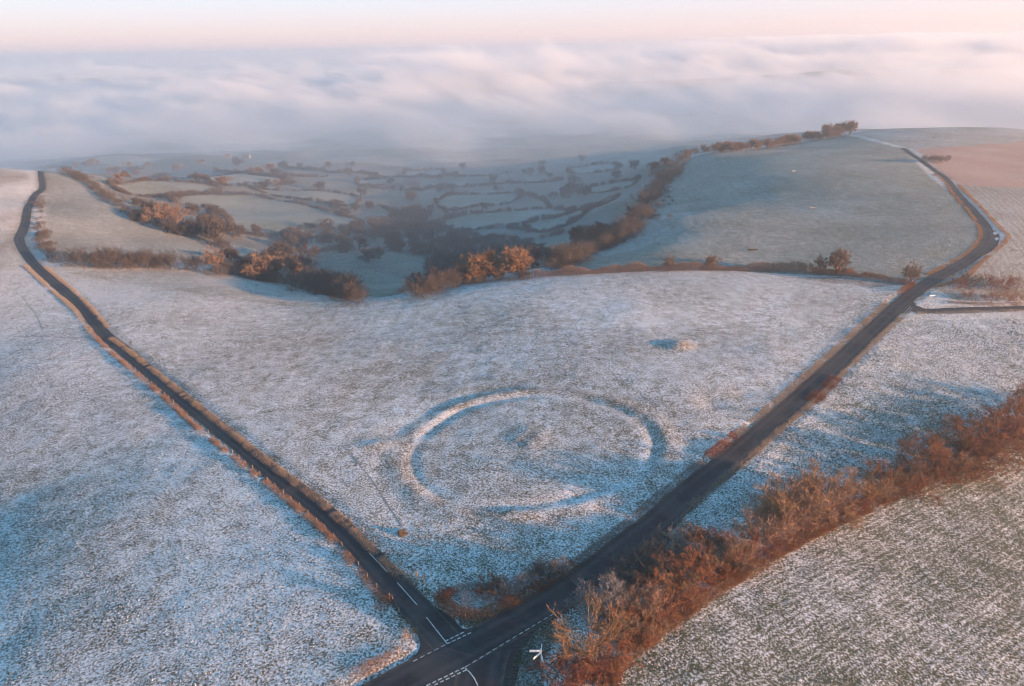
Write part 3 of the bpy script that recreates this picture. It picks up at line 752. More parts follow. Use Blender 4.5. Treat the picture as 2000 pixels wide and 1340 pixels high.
for i, (x, y, h, lab) in enumerate([(1492,1046,8.0,'tall bare orange-pink shrub at the near end of the tall thicket'),(1532,1030,8.6,'tall bare pinkish shrub in the middle of the tall thicket'),
        (1572,1010,8.8,'tallest bare pinkish shrub of the thicket'),(1612,992,8.0,'tall bare pinkish shrub at the far end of the tall thicket'),(1515,1055,6,'lower pink-brown shrub in front of the tall thicket'),(1556,1036,6,'pink-brown shrub on the field side of the tall thicket')]):
    shrub(BUSH_P, x, y, h, lab, base=7)
shrub(LEGGY, 1540, 1022, 9.0, 'bare branching tree rising out of the tall thicket', 'tree', 'bare_tree', 1.05, 7)
shrub(LEGGY, 1602, 985, 8.4, 'pale bare tree at the far end of the tall thicket', 'tree', 'bare_tree', 1.05, 7)
shrub(LEGGY, 1694, 975, 7.0, 'pale leggy bare tree standing alone in the hedge gap', 'tree', 'bare_tree', .9, 7)
shrub(BUSH_R, 1655, 985, 4.0, 'low red-brown shrub before the leggy tree', base=4)
shrub(BUSH_O, 1738, 957, 5.6, 'dark brown shrub beyond the leggy tree')
shrub(BUSH_R, 1772, 938, 4.0, 'crimson shrub before the round bush', base=4)
shrub(BUSH_O, 1815, 924, 8.0, 'round domed orange-brown bush with dark heart')
shrub(BUSH_O, 1872, 902, 7.0, 'spreading orange bush between two round ones')
shrub(BUSH_O, 1928, 874, 9.0, 'largest round orange-brown bush near the right edge')
shrub(BUSH_R, 1965, 858, 6.4, 'red-brown bush behind the largest round one', base=4)
shrub(BUSH_O, 1992, 838, 8.0, 'orange-brown bush cut by the right edge')
shrub(BUSH_O, 2040, 810, 8.0, 'orange-brown bush just past the right edge')
def hedge(name, pl, width, height, per_m, mat, label, cat='hedge', group=None, kind=None, seed=1, **kw):
    p = ground_at([q[0] for q in pl], [q[1] for q in pl], H)
    o = link(name, hedge_mesh(name, p, width, height, per_m, mat, G(seed), **kw)); return tag(o, label, cat, group, kind)
for x, y, h, k, lab in [(1772,948,4.6,BUSH_T,'tan low bush in front of the crimson shrub'),(1845,918,5.0,BUSH_T,'tan bush between the round dome and the spreading bush'),(1900,892,5.2,BUSH_R,'rusty red bush tucked beside the largest round bush'),(1410,1108,5.0,BUSH_T,'tan twiggy bush beside the pinkish shrub'),
                        (1320,1160,4.6,BUSH_T,'tan low bush on the field side below the large orange shrub'),(1250,1222,4.6,BUSH_T,'tan bush between rusty shrubs near the signpost end'),(1455,1100,4.4,BUSH_T,'low tan bush in front of the red shrub'),(1630,1010,4.4,BUSH_T,'tan bush in front of the far end of the tall thicket'),(1355,1096,4.6,BUSH_G,'grey twiggy bush behind the broad domed shrub'),(1180,1165,3.6,BUSH_D,'dark green-brown bush by the roadside next to the grey upright shrub')]:
    shrub(k, x, y, h, lab, base=4 if k is BUSH_R or k is BUSH_G or k is BUSH_D else 5)
hedge('bramble_hedge', [(1165,1335),(1215,1285),(1290,1222),(1390,1150),(1490,1090),(1590,1034),(1690,987),(1800,936),(1900,888),(2000,838),(2060,806)], 3.4, .85, 520, TW_BROWN, 'low orange-brown bramble and dead bracken along the foot of the big field hedge', seed=3, tl=.8, tw=.032, lump=.8)
DEADG = twig_mat('orange_dead_grass', (.42, .22, .085), .12, hue=(.28, .13, .05))
PALEG = twig_mat('pale_frosted_grass', (.30, .21, .115), .42, hue=(.22, .13, .06))
FRESH = twig_mat('frosted_green_grass', (.085, .12, .075), .22, hue=(.05, .085, .045))
hedge('dead_grass', [(1180,1330),(1225,1288),(1300,1228),(1400,1156),(1500,1096),(1600,1040),(1700,993),(1810,942),(1910,893),(2010,842),(2060,815)], 2.0, .55, 330, DEADG, 'orange dead grass fringe on the field side of the big hedge', 'grass', kind='stuff', seed=4, tl=.6, tw=.035, lump=.7)

# ---- roadside hedges and rough grass
hedge('clipped_hedge', [(183,655),(215,688),(262,728),(318,776),(372,826),(430,874),(500,930),(560,978),(612,1022),(650,1058),(690,1106),(728,1152),(750,1180)], 1.3, .95, 330, TW_RUST, 'thin low rust-coloured hedge along the field side of the left lane', seed=5, tl=.5, tw=.028, gaps=.40)
hedge('rough_hedge', [(735,1192),(750,1180),(762,1176)], 2.0, 1.1, 380, TW_BROWN, 'ragged brown end of the thin hedge by the crossroads', seed=6)
hedge('roadside_hedge', [(660,1345),(705,1312),(745,1292),(782,1272),(800,1250),(800,1232)], 2.2, .6, 300, DEADG, 'orange rough grass and bramble bank round the near left corner', seed=7, tl=.5, tw=.03)
hedge('corner_hedge', [(858,1160),(872,1184),(905,1202),(950,1200),(995,1182),(1040,1158),(1090,1126),(1120,1105)], 2.0, 1.1, 520, TW_BROWN, 'low brown hedge edging the frosted triangle at the crossroads', seed=8)
hedge('bracken_patch', [(866,1160),(880,1168)], 3.0, 1.3, 800, TW_RED, 'rust-red bracken clump at the near point of the frosted triangle', 'bracken', seed=9)
hedge('back_hedge', [(870,1158),(905,1152),(945,1148),(985,1150)], 1.6, .9, 360, TW_GREY, 'frosted grey bramble line on the field side of the triangle', seed=10)
hedge('corner_bramble', [(905,1180),(935,1178),(965,1172),(990,1166)], 4.4, .7, 900, TW_FROST, 'white frosted bramble inside the triangle', 'bramble', seed=11)
for x, y, h, k, lab in [(957,1152,2.4,BUSH_O,'small rusty bush at the back of the frosted triangle'),(998,1160,3.0,BUSH_G,'frosted grey bush at the roadside beside the triangle'),(1026,1142,3.0,BUSH_G,'brown-grey bush next to the frosted grey one'),
                        (1052,1130,2.8,BUSH_D,'dark bush along the main road verge'),(975,1158,2.6,BUSH_D,'dark bush between the rusty and the frosted grey one'),(1072,1122,3.0,BUSH_D,'dark bush second from the end of the roadside bushes'),(1090,1118,3.0,BUSH_G,'last grey bush before the low roadside hedge')]:
    whole('shrub', k[0], gp(x, y), h / (5 if k is BUSH_O else 4), rz(), lab, 'shrub', 'bushes by the crossroads')
hedge('low_roadside_hedge', [(1120,1105),(1160,1075),(1205,1040),(1250,1003),(1290,968),(1330,936),(1372,905)], 1.7, .8, 300, TW_GREY, 'low brown-grey hedge on the field side of the main road', seed=12)
hedge('red_hedge', [(1383,893),(1400,880),(1420,866),(1438,852)], 2.0, 1.5, 700, TW_RED, 'short rust-red hedge on the left verge of the main road', seed=13)
hedge('rough_grass', [(1440,850),(1500,800),(1560,748),(1620,695),(1680,640),(1730,595)], 1.8, .5, 420, PALEG, 'pale rough grass on the left verge of the main road', 'grass', kind='stuff', seed=14, tl=.4)
hedge('rough_grass', [(1350,990),(1400,948),(1470,888),(1530,835),(1600,775),(1660,716),(1720,656),(1760,622)], 1.6, .5, 420, PALEG, 'pale rough grass on the right verge of the main road', 'grass', kind='stuff', seed=15, tl=.4)
hedge('orange_bramble', [(1582,785),(1605,768),(1632,742)], 3.2, .9, 700, TW_RED, 'orange-red bramble patch on the right verge of the main road', 'bramble', seed=16)
hedge('small_hedge', [(1757,577),(1768,567),(1782,556)], 2.2, 2.2, 500, TW_BROWN, 'short orange hedge at the far road junction', seed=17)
hedge('rough_grass', [(215,660),(262,695),(320,742),(380,790),(450,846),(520,902),(590,955),(640,995),(690,1040),(735,1085),(775,1120),(812,1140)], 1.8, .55, 420, PALEG, 'brown frosted grass on the right verge of the left lane', 'grass', kind='stuff', seed=18, tl=.4)
hedge('rough_grass', [(50,520),(80,548),(110,575),(140,600),(160,625),(180,652)], 1.8, .6, 300, PALEG, 'tan grass on the field side of the climbing lane', 'grass', kind='stuff', seed=19, tl=.45)
hedge('rough_grass', [(88,522),(115,545),(145,570),(180,605),(210,640)], 1.6, .5, 300, PALEG, 'tan grass on the valley side of the climbing lane', 'grass', kind='stuff', seed=20, tl=.45)
hedge('rough_grass', [(1830,560),(1880,545),(1920,510),(1968,466),(1955,448),(1925,415),(1895,385),(1872,362)], 2.0, .6, 260, DEADG, 'orange grass strip round the outside of the road bend', 'grass', kind='stuff', seed=21, tl=.5)
hedge('rough_grass', [(1812,537),(1850,518),(1890,494),(1912,470),(1914,450),(1900,425),(1870,390),(1845,356),(1825,340)], 1.8, .6, 260, DEADG, 'orange grass strip inside the road bend', 'grass', kind='stuff', seed=22, tl=.5)
hedge('rough_grass', [(1790,612),(1840,612),(1920,610),(2000,607)], 1.6, .5, 260, PALEG, 'pale grass along the near side of the farm lane', 'grass', kind='stuff', seed=23, tl=.4)
hedge('rough_grass', [(1845,590),(1900,594),(1950,595),(2000,594)], 2.2, .6, 260, DEADG, 'tan grass along the far side of the farm lane', 'grass', kind='stuff', seed=24, tl=.4)
hedge('verge_grass', [(1085,1215),(1055,1235),(1038,1262),(1030,1290),(1022,1335),(1020,1380)], 5.5, .30, 1500, FRESH, 'frosted dark green grass verge under the signpost', 'grass', kind='stuff', seed=25, tl=.3, tw=.05)
hedge('verge_grass', [(900,1212),(960,1206),(1010,1186),(1060,1160),(1110,1128),(1160,1092)], 2.0, .2, 600, FRESH, 'green grass verge between the corner hedge and the main road', 'grass', kind='stuff', seed=26, tl=.28, tw=.045)
for i, (x, y, h, k, lab) in enumerate([(1868,566,3.6,SCRUB_R,'dark red bush at the near end of the lane-side thicket'),(1893,562,4.2,SCRUB,'dark bush beside the lane-side thicket'),(1915,560,3.8,SCRUB_O,'brown bush in the middle of the lane-side thicket'),(1945,566,4.6,SCRUB_R,'large red bush in the lane-side thicket'),
        (1975,568,4.4,SCRUB_O,'tan bush in the lane-side thicket'),(1998,570,4.2,SCRUB_R,'red bush of the lane-side thicket at the right edge'),(1890,586,2.4,SCRUB_O,'low tan bush by the farm lane'),(1930,590,3.0,SCRUB_O,'spiky tan bush by the farm lane'),(1958,590,3.2,SCRUB_O,'orange bush by the farm lane'),(1990,590,3.0,SCRUB_O,'orange bush by the farm lane at the right edge')]):
    whole('bush', k[i % len(k)], gp(x, y), 1.35 * h / 5, rz(), lab, 'bush', 'bushes beside the farm lane')

# ---- ridge hedge with its trees
hedge('ridge_hedge', [(1045,541),(1130,536),(1220,531),(1300,529),(1380,528),(1450,529),(1520,530),(1575,532)], 3.4, 3.4, 330, TW_RUST, 'long red-brown hedge along the far edge of the ring field', seed=30, tl=.9, tw=.06, lump=.5, lump_len=6, gaps=-.6)
hedge('ridge_hedge', [(1580,533),(1640,537),(1700,545),(1750,553),(1785,560)], 3.2, 3.2, 330, TW_BROWN, 'ragged brown hedge running down to the far road junction', seed=31, tl=.9, tw=.06, lump=.6, lump_len=6, gaps=-.4)
RT = 'trees in the ridge hedge'
for x, y, h, k, lab in [(1308,529,6.5,0,'small round-headed tree in the ridge hedge, farthest from the road'),(1392,527,6.0,1,'thin lone tree in the middle of the ridge hedge'),(1599,533,7.0,2,'pale thin tree beside the tall ridge tree'),(1631,535,8.5,3,'tall spreading tree in the ridge hedge'),(1776,557,8.0,0,'round-crowned tree at the road end of the ridge hedge')]:
    whole('hedge_tree', WARM[k], gp(x, y), h / 9 * (1.0 if x > 1620 else .9), rz(), lab, 'tree', RT, sz=1.15)
plant('oak_tree', OAK[0], gp(946, 548), (1.5, 1.5, 1.2), .4, 'spreading oak with sunlit orange top, further from the hedge', 'tree', 'two sunlit oaks')
plant('oak_tree', OAK[1], gp(1018, 542), (1.45, 1.45, 1.2), 1.4, 'round oak with bright orange top beside the ridge hedge', 'tree', 'two sunlit oaks')

def scatter_line(pl, n_, j):
    """points along a pixel polyline with jitter"""
    p = resample(np.array([(x, y, 0.) for x, y in pl]), 1.0); i = np.sort(pr.integers(0, len(p), n_)); return p[i, :2] + pr.normal(0, 1, (n_, 2)) * np.array(j)
def fill(kind, base, xy, hs, name, label, cat, group, sz=1.0):
    q = ground_at(xy[:, 0], xy[:, 1], H)
    for k in range(len(q)):
        whole(name, kind[int(pr.integers(len(kind)))], q[k], 1.08 * float(pr.uniform(*hs)) / base, rz(), label, cat, group, sz)
def rand_in(pl, n_):
    pl = np.array(pl, float); out = []
    while len(out) < n_:
        q = pr.uniform(pl.min(0), pl.max(0))
        if in_poly(np.array([q[0]]), np.array([q[1]]), pl)[0]: out.append(q)
    return np.array(out)

# left valley hedge and its trees
fill(SCRUB, 5, scatter_line([(135,520),(200,521),(260,522),(320,524),(385,527)], 30, (2, 1.2)), (5.5, 8.5), 'hedge_shrub', 'brown bare shrub in the tall hedge below the climbing lane', 'shrub', 'shrubs of the left valley hedge')
for x, y, h, k, lab in [(425,533,10.5,0,'pale lone tree standing up from the left valley hedge'),(508,545,10.5,1,'first of the paired trees above the gully scrub'),(566,548,10.5,2,'second of the paired trees above the gully scrub'),(538,540,8,3,'lower tree between the paired trees')]:
    whole('valley_tree', WARM[k], gp(x, y), h / 9 * 1.2, rz(), lab, 'tree', 'trees on the left valley hedge')
fill(SCRUB, 5, scatter_line([(440,535),(480,540),(540,552),(600,562),(650,575),(700,592)], 34, (8, 3)), (4.5, 7), 'scrub_bush', 'dark bare bush in the gully scrub behind the ring field', 'bush', 'gully scrub')
fill(SCRUB, 5, scatter_line([(585,545),(620,550),(665,565),(700,585)], 22, (12, 6)), (6, 9), 'scrub_bush', 'dark bare bush in the gully scrub behind the ring field', 'bush', 'gully scrub')
fill(SCRUB, 5, scatter_line([(885,556),(940,550),(985,546),(1045,542)], 16, (4, 1.5)), (3, 5), 'scrub_bush', 'brown bush in the hedge under the sunlit oaks', 'bush', 'scrub under the oaks')
fill(SCRUB, 5, scatter_line([(790,580),(830,570),(870,560),(905,552),(925,548)], 26, (8, 4)), (5, 8), 'scrub_bush', 'grey-brown bush massed beside the sunlit oaks', 'bush', 'scrub by the oaks')
fill(SCRUB, 5, scatter_line([(78,390),(80,430),(84,465),(100,503)], 40, (5, 6)), (2.2, 4.0), 'lane_scrub', 'brown scrub bush between the climbing lane and the valley', 'bush', 'scrub along the climbing lane')
# woods and hedgerows of the valley
for k_, (nm_, pl_, c_, f_) in enumerate(VFIELDS):
    if 'slope' in nm_ or k_ == 7: continue
    cl = pl_ + pl_[:1]; cen = np.mean(np.array(pl_), 0); cl = [tuple(np.array(q) + (np.array(q) - cen) / (np.linalg.norm(np.array(q) - cen) + 1e-6) * 1.5) for q in cl]
    hedge('field_hedge', cl, 3.6, 3.0, 80, TW_VALE, 'dull brown hedgerow round the ' + nm_, 'hedge', 'valley hedgerows', seed=200 + k_, tl=1.6, tw=.2, lump=.9, lump_len=14, gaps=.38)
for k_, (pl_, lab_) in enumerate([([(560,330),(700,338),(850,345),(1000,340)], 'dim hedgerow crossing the misty head of the valley'), ([(700,366),(800,373),(860,366),(1000,359),(1100,352)], 'dim hedgerow above the upper terrace field'),
        ([(420,334),(520,340),(640,346)], 'dim hedgerow beyond the narrow far field'), ([(740,402),(780,420),(840,424)], 'hedgerow at the head of the valley wood'), ([(240,345),(300,348),(390,348)], 'hedgerow under the sunlit far left trees'), ([(1010,375),(1060,392),(1075,408)], 'hedgerow dividing the terrace fields')]):
    hedge('field_hedge', pl_, 4.0, 3.4, 80, TW_VALE, lab_, 'hedge', 'valley hedgerows', seed=240 + k_, tl=1.8, tw=.22, lump=.8, lump_len=9)
def clear_of_fields(q):
    ok = np.ones(len(q), bool)
    for w_ in VF_W: ok &= ~in_poly(q[:, 0], q[:, 1], w_)
    return ok
xy = np.concatenate([rand_in([(735,462),(760,425),(830,420),(870,458),(960,468),(1010,478),(1060,495),(1000,525),(930,535),(870,540),(800,515)], 130), rand_in(VALLEY, 700)]); q = ground_at(xy[:, 0], xy[:, 1], H); sel = clear_of_fields(q) & (q[:, 2] < -9) & (q[:, 1] < 980) & (bil(EDGE, q[:, 0], q[:, 1]) > 20); q, xy = q[sel], xy[sel]
mid_ = in_poly(xy[:, 0], xy[:, 1], [(735,462),(760,425),(830,420),(870,458),(960,468),(1010,478),(1060,495),(1000,525),(930,535),(870,540),(800,515),(690,500),(600,530),(560,520),(640,490)])
keep_ = mid_ | (xy[:, 0] < 560) | (pr.uniform(0, 1, len(xy)) < np.where(xy[:, 1] < 372, .28, .55)); q, xy = q[keep_][:300], xy[keep_][:300]
WOOD = [(lambda x, y: y < 372, 'dim tree half lost in the mist at the head of the valley', 'misty valley trees'), (lambda x, y: x > 1060, 'bare tree on the steep scarp below the hill field', 'trees on the scarp'), (lambda x, y: x < 500, 'brown tree along the foot of the left slope', 'foot of slope trees'),
        (lambda x, y: x < 735, 'bare tree in the wooded fold behind the green knoll', 'knoll trees'), (lambda x, y: y > 508, 'bare brown tree at the near end of the valley bottom wood', 'near valley wood'), (lambda x, y: y < 448, 'bare brown tree at the far upper end of the valley bottom wood', 'far valley wood'), (lambda x, y: x > 880, 'bare brown tree in the part of the valley wood behind the sunlit oaks', 'wood behind the oaks'), (lambda x, y: True, 'bare brown tree massed in the middle of the wooded valley bottom', 'valley bottom wood')]
for k in range(len(q)):
    lab_, gr_ = next((l, g_) for t_, l, g_ in WOOD if t_(*xy[k]))
    kind_ = WARM if (xy[k][0] < 560 and xy[k][1] < 372 and pr.uniform() < .6) else VALE
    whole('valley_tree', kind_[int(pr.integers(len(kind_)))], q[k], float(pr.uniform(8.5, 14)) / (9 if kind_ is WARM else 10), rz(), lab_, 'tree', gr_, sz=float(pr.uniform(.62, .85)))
fill(SCRUB, 5, scatter_line([(110,330),(160,352),(215,392),(270,427),(330,447),(400,470),(450,490)], 80, (4, 2.5)), (3.2, 5.6), 'slope_bush', 'brown bush in the straggling hedge down the left slope', 'bush', 'left slope hedge')
fill(SCRUB, 5, scatter_line([(1330,312),(1300,350),(1262,408),(1240,440),(1195,474),(1130,503),(1070,526)], 130, (8, 6)), (5, 9), 'scarp_bush', 'grey-brown bush in the thick scrub along the scarp edge', 'bush', 'scarp scrub')
fill(WARM, 9, np.array([(300,440),(325,440),(350,442),(318,428),(340,430)], float), (10, 12), 'bank_tree', 'tall sunlit tree clump on the left slope hedge', 'tree', 'sunlit bank trees')
whole('round_tree', VALE[1], gp(428, 478), 1.55, 1, 'large round tree standing at the bottom of the left slope', 'tree')
fill(VALE, 10, np.array([(500,458),(664,405),(522,362)], float), (5, 7), 'field_tree', 'small lone tree standing out in a valley field', 'tree', 'lone valley field trees')
fill(VALE, 10, scatter_line([(560,474),(610,474),(660,474)], 14, (8, 3)), (6, 9), 'knoll_tree', 'bare tree in the row behind the green knoll', 'tree', 'knoll row')
# hill-top row
fill(WARM, 9, scatter_line([(1335,308),(1370,300),(1420,296),(1480,291),(1540,282),(1600,272),(1650,264)], 60, (4, 1.5)), (5, 8.5), 'hilltop_tree', 'sun-touched tree in the row along the hill brow', 'tree', 'hill brow trees')
fill(WARM, 9, np.array([(1640,264),(1652,263),(1630,266),(1660,262),(1618,268)], float), (9, 12), 'brow_tree', 'tall tree in the clump at the top end of the hill brow', 'tree', 'hill brow clump')
fill(SCRUB, 5, np.array([(1808,318),(1818,318),(1828,317),(1838,318),(1848,316)], float), (4, 6), 'field_bush', 'dark bush in the clump beside the far road', 'bush', 'far roadside clump')
fill(SCRUB, 5, rand_in([(1270,380),(1330,395),(1345,425),(1280,445)], 9), (1.6, 3.2), 'gorse_bush', 'small dark bush dotted on the rough scarp top', 'bush', 'scarp top bushes')
#@@VEGEND@@

# ------------------------------------------------------------------ fences, signpost and small things
def post_mesh(name, h, r, mat):
    v, f = [], []
    for z, k in ((-.25, 1.0), (h - .05, .96), (h, .72)):
        for i in range(6): v.append((r * k * math.cos(i * 1.0472), r * k * math.sin(i * 1.0472), z))
    for lv in (0, 6):
        for i in range(6): f.append((lv + i, lv + (i + 1) % 6, lv + 6 + (i + 1) % 6, lv + 6 + i))
    f.append(tuple(range(12, 18)))
    return mesh(name, v, f, mat)
M_POST = simple('weathered_post_wood', (.30, .22, .15), .35, 9)
M_WIRE = simple('galvanised_wire', (.25, .25, .25), .1, 4, .5)
POSTM = [post_mesh('post', 1.15 + .08 * i, .075, M_POST) for i in range(3)]
def fence(pl, label, step=3.5, group='post and wire fences', wires=(.55, 1.0), big=1.0):
    p = resample(ground_at([q[0] for q in pl], [q[1] for q in pl], H), step); p[:, 2] = hz(p[:, 0], p[:, 1])
    e = bpy.data.objects.new('wire_fence', None); COL.objects.link(e); e.location = tuple(p[0]); o0 = p[0].copy()
    for q in p:
        o = link('post', POSTM[int(pr.integers(3))], e, tuple(q - o0), rz(), big); o.rotation_euler[0] = float(pr.normal(0, .04)); o.rotation_euler[1] = float(pr.normal(0, .04))
    for z in wires:
        a_ = p - o0 + [0, 0, z]; v, f = tubes(a_[:-1], a_[1:], np.full(len(a_) - 1, .012), np.full(len(a_) - 1, .012), 3)
        link('wire', mesh('wire', v, f, M_WIRE), e)
    return tag(e, label, 'fence', group)
fence([(205,676),(262,722),(318,768),(372,818),(430,866),(500,922),(560,970),(612,1014),(655,1054),(695,1100),(732,1145),(762,1168)], 'post and wire fence along the field side of the left lane')
fence([(767,1172),(775,1190),(786,1207),(791,1236),(795,1258),(778,1280)], 'post and wire fence round the near left corner of the crossroads', 2.6)
fence([(640,985),(700,1030),(745,1072),(787,1108),(812,1126)], 'post fence on the verge across the lane from the field fence', 4.0)
fence([(1312,1030),(1360,985),(1420,934),(1490,873),(1560,812),(1630,748),(1690,690),(1740,640),(1768,616)], 'post and wire fence on the right side of the main road')
fence([(1440,846),(1500,793),(1560,740),(1620,688),(1680,634),(1735,585)], 'post and wire fence between the main road and the ring field')
fence([(1790,613),(1860,611),(1930,609),(2005,606)], 'post and wire fence along the near side of the farm lane')
fence([(1815,533),(1850,516),(1890,492),(1910,470),(1908,445),(1890,415)], 'post fence along the inside of the road bend', 4.5)
fence([(150,540),(250,558),(400,578),(540,596),(640,604),(720,598),(800,585)], 'far post and wire fence along the lower edge of the ring field', 4.5)
fence([(1290,1226),(1400,1152),(1500,1092),(1600,1037),(1700,990),(1800,940)], 'post and wire fence on the field side of the big hedge', 5.0)
fence([(858,1150),(866,1170),(884,1192),(909,1206)], 'short post fence round the near point of the frosted triangle', 3.5)
GP = post_mesh('gatepost', 1.9, .12, M_POST)
for x, y, lab in [(815,1130,'thick wooden gatepost at the end of the right verge of the lane'),(828,1140,'second thick gatepost beside the field opening')]:
    tag(link('gatepost', GP, None, tuple(gp(x, y)), 0), lab, 'gatepost', 'gateposts by the crossroads')

# white fingerpost
M_WHITE = simple('white_sign_paint', (.80, .79, .77), .06, 3, .5, .3)
sp = gp(1057, 1302)
e = bpy.data.objects.new('fingerpost_sign', None); COL.objects.link(e); e.location = tuple(sp); e.scale = (1.2, 1.2, 1.15)
link('post', post_mesh('sign_post', 3.0, .07, M_WHITE), e)
def arm_mesh(L):
    h, t = .17, .04; out = [(0.05, -h), (L - .14, -h), (L, -h * .45), (L, h * .45), (L - .14, h), (0.05, h)]
    v = [(x, t, z) for x, z in out] + [(x, -t, z) for x, z in out]; k = len(out)
    f = [tuple(range(k))[::-1], tuple(range(k, 2 * k))] + [(i, (i + 1) % k, k + (i + 1) % k, k + i) for i in range(k)]
    me = bpy.data.meshes.new('sign_arm'); me.from_pydata(v, [], f); me.update(); me.materials.append(M_WHITE); return me
for ang, L, z in [(180, 1.45, 2.75), (222, 1.40, 2.45), (85, 1.2, 2.6), (-82, 1.3, 2.3)]:
    o = link('sign_arm', arm_mesh(L), e, (0, 0, z)); o.rotation_euler = (0, 0, R(ang))
cap = post_mesh('post_cap', .22, .11, M_WHITE); link('post_cap', cap, e, (0, 0, 2.98)).scale = (1, 1, .8)
tag(e, 'white four-armed fingerpost on the green verge at the crossroads', 'signpost')

# heap of logs with the trodden path leading to it
M_LOG = simple('brown_log_bark', (.12, .085, .055), .45, 7)
lp = gp(786, 1042)
e = bpy.data.objects.new('log_heap', None); COL.objects.link(e); e.location = tuple(lp); e.scale = (.95, .95, .7); e.rotation_euler = (0, 0, .5)
lg = np.random.default_rng(5)
for i in range(9):
    L = lg.uniform(1.0, 1.7); r = lg.uniform(.16, .26); row_ = 0 if i < 5 else (1 if i < 8 else 2); kx = i if i < 5 else (i - 4.5 if i < 8 else 2)
    yy = (kx - 2) * .42 + lg.normal(0, .04); v, f = tubes(np.array([[-L / 2, 0, 0.]]), np.array([[L / 2, 0, 0.]]), np.array([r]), np.array([r * .85]), 8)
    f = [tuple(q) for q in f.tolist()] + [tuple(range(7, -1, -1)), tuple(range(8, 16))]
    me = mesh('log', v, f, M_LOG); o = link('log', me, e, (float(lg.normal(0, .2)), float(yy), .2 + row_ * .36)); o.rotation_euler = (0, float(lg.normal(0, .06)), float(lg.normal(.15, .25)))
tag(e, 'small heap of brown logs lying on frosted grass near the left lane', 'log heap')
M_MUD = twig_mat('trodden_turf', (.12, .09, .06), .55)
def path(pl, w, label):
    c = resample(pts(pl), .8); nn, _ = normals2d(c); jit = w * (.8 + .5 * vnoise(np.arange(len(c)) * .5, np.zeros(len(c)), 8)); v = []
    for k in (-.5, 0, .5):
        X_, Y_ = c[:, 0] + nn[:, 0] * jit * k, c[:, 1] + nn[:, 1] * jit * k; v.append(np.stack([X_, Y_, bil(H, X_, Y_) + .035], -1))
    v = np.stack(v, 1); m_ = len(c); ii = np.arange(m_ * 3).reshape(m_, 3)
    q = np.stack([ii[:-1, :-1], ii[1:, :-1], ii[1:, 1:], ii[:-1, 1:]], -1).reshape(-1, 4)
    return tag(link('path', mesh('path', v.reshape(-1, 3), q, M_MUD, True)), label, None, None, 'structure')
path([(678,878),(700,905),(728,940),(755,982),(778,1018),(784,1030)], .34, 'dark trodden path leading to the log heap')
path([(8,562),(30,568),(48,585),(62,605),(74,622),(84,648)], .32, 'faint sheep path in the left field')
path([(-30,656),(60,657),(120,659),(182,660)], .45, 'dark field boundary line meeting the left lane')

# water troughs on the hill field
M_TROUGH = simple('galvanised_trough', (.24, .24, .24), .2, 3, .5, .4); M_TDARK = simple('dark_trough', (.05, .05, .055), .3, 3)
def trough(px, py, m, label, ang=0.0, L=2.8):
    p = gp(px, py); e = bpy.data.objects.new('water_trough', None); COL.objects.link(e); e.location = tuple(p); e.rotation_euler = (0, 0, ang)
    w, h, t = .8, .62, .07; o_ = [(-L / 2, -w / 2), (L / 2, -w / 2), (L / 2, w / 2), (-L / 2, w / 2)]; i_ = [(-L / 2 + t, -w / 2 + t), (L / 2 - t, -w / 2 + t), (L / 2 - t, w / 2 - t), (-L / 2 + t, w / 2 - t)]
    v = [(x, y, .15) for x, y in o_] + [(x * 1.04, y * 1.1, h) for x, y in o_] + [(x * 1.04, y * 1.1, h) for x, y in i_] + [(x, y, .3) for x, y in i_]; f = [(3, 2, 1, 0)]
    for a_, b_ in ((0, 4), (4, 8), (8, 12)): f += [(a_ + i, a_ + (i + 1) % 4, b_ + (i + 1) % 4, b_ + i) for i in range(4)]
    f.append((12, 13, 14, 15)); link('basin', mesh('basin', v, f, m), e)
    for sx_ in (-1, 1):
        v2 = [(sx_ * L * .32 + a_, b_, c_) for c_ in (-.1, .16) for a_, b_ in ((-.12, -.3), (.12, -.3), (.12, .3), (-.12, .3))]
        link('support', mesh('support', v2, [(0, 3, 2, 1), (4, 5, 6, 7), (0, 1, 5, 4), (1, 2, 6, 5), (2, 3, 7, 6), (3, 0, 4, 7)], m), e)
    return tag(e, label, 'trough', 'troughs on the hill field')
trough(1470, 489, M_TDARK, 'dark trough on the hill field nearest the ridge hedge', .05, 4.0)
trough(1587, 407, M_TROUGH, 'pale trough halfway up the hill field', .1, 3.4)
trough(1550, 335, M_TROUGH, 'pale sunlit trough far up the hill field', .3, 3.4)
trough(1364, 391, M_TROUGH, 'small pale trough by the rough scarp top', .3, 2.2)
p = gp(1820, 581); e = bpy.data.objects.new('road_sign', None); COL.objects.link(e); e.location = tuple(p); e.rotation_euler = (0, 0, R(8))
for sx_ in (-.7, .7): link('post', post_mesh('sign_leg', .95, .05, M_POST), e, (sx_, 0, 0))
v = [(x, y, z) for y in (-.03, .03) for x, z in ((-1.1, .55), (1.1, .55), (1.1, .95), (-1.1, .95))]
link('board', mesh('board', [(x, y - .09, z) for x, y, z in v], [(0, 1, 2, 3), (7, 6, 5, 4), (0, 4, 5, 1), (1, 5, 6, 2), (2, 6, 7, 3), (3, 7, 4, 0)], M_WHITE), e)
tag(e, 'low white sign board on the frosted island at the far junction', 'sign')
M_ICE = simple('frozen_puddle', (.30, .32, .36), .3, 3, .4, .5)
for pl_ in ([(1938,455),(1944,453),(1948,456),(1944,459)], [(1942,466),(1948,463),(1952,467),(1946,470)]):
    q = pts(pl_); v = [(a_[0], a_[1], zr(a_[0], a_[1]) + .03) for a_ in q]; link('ice_patch', mesh('ice_patch', v, [tuple(range(4))[::-1]], M_ICE), ROAD_OBJ['main'])

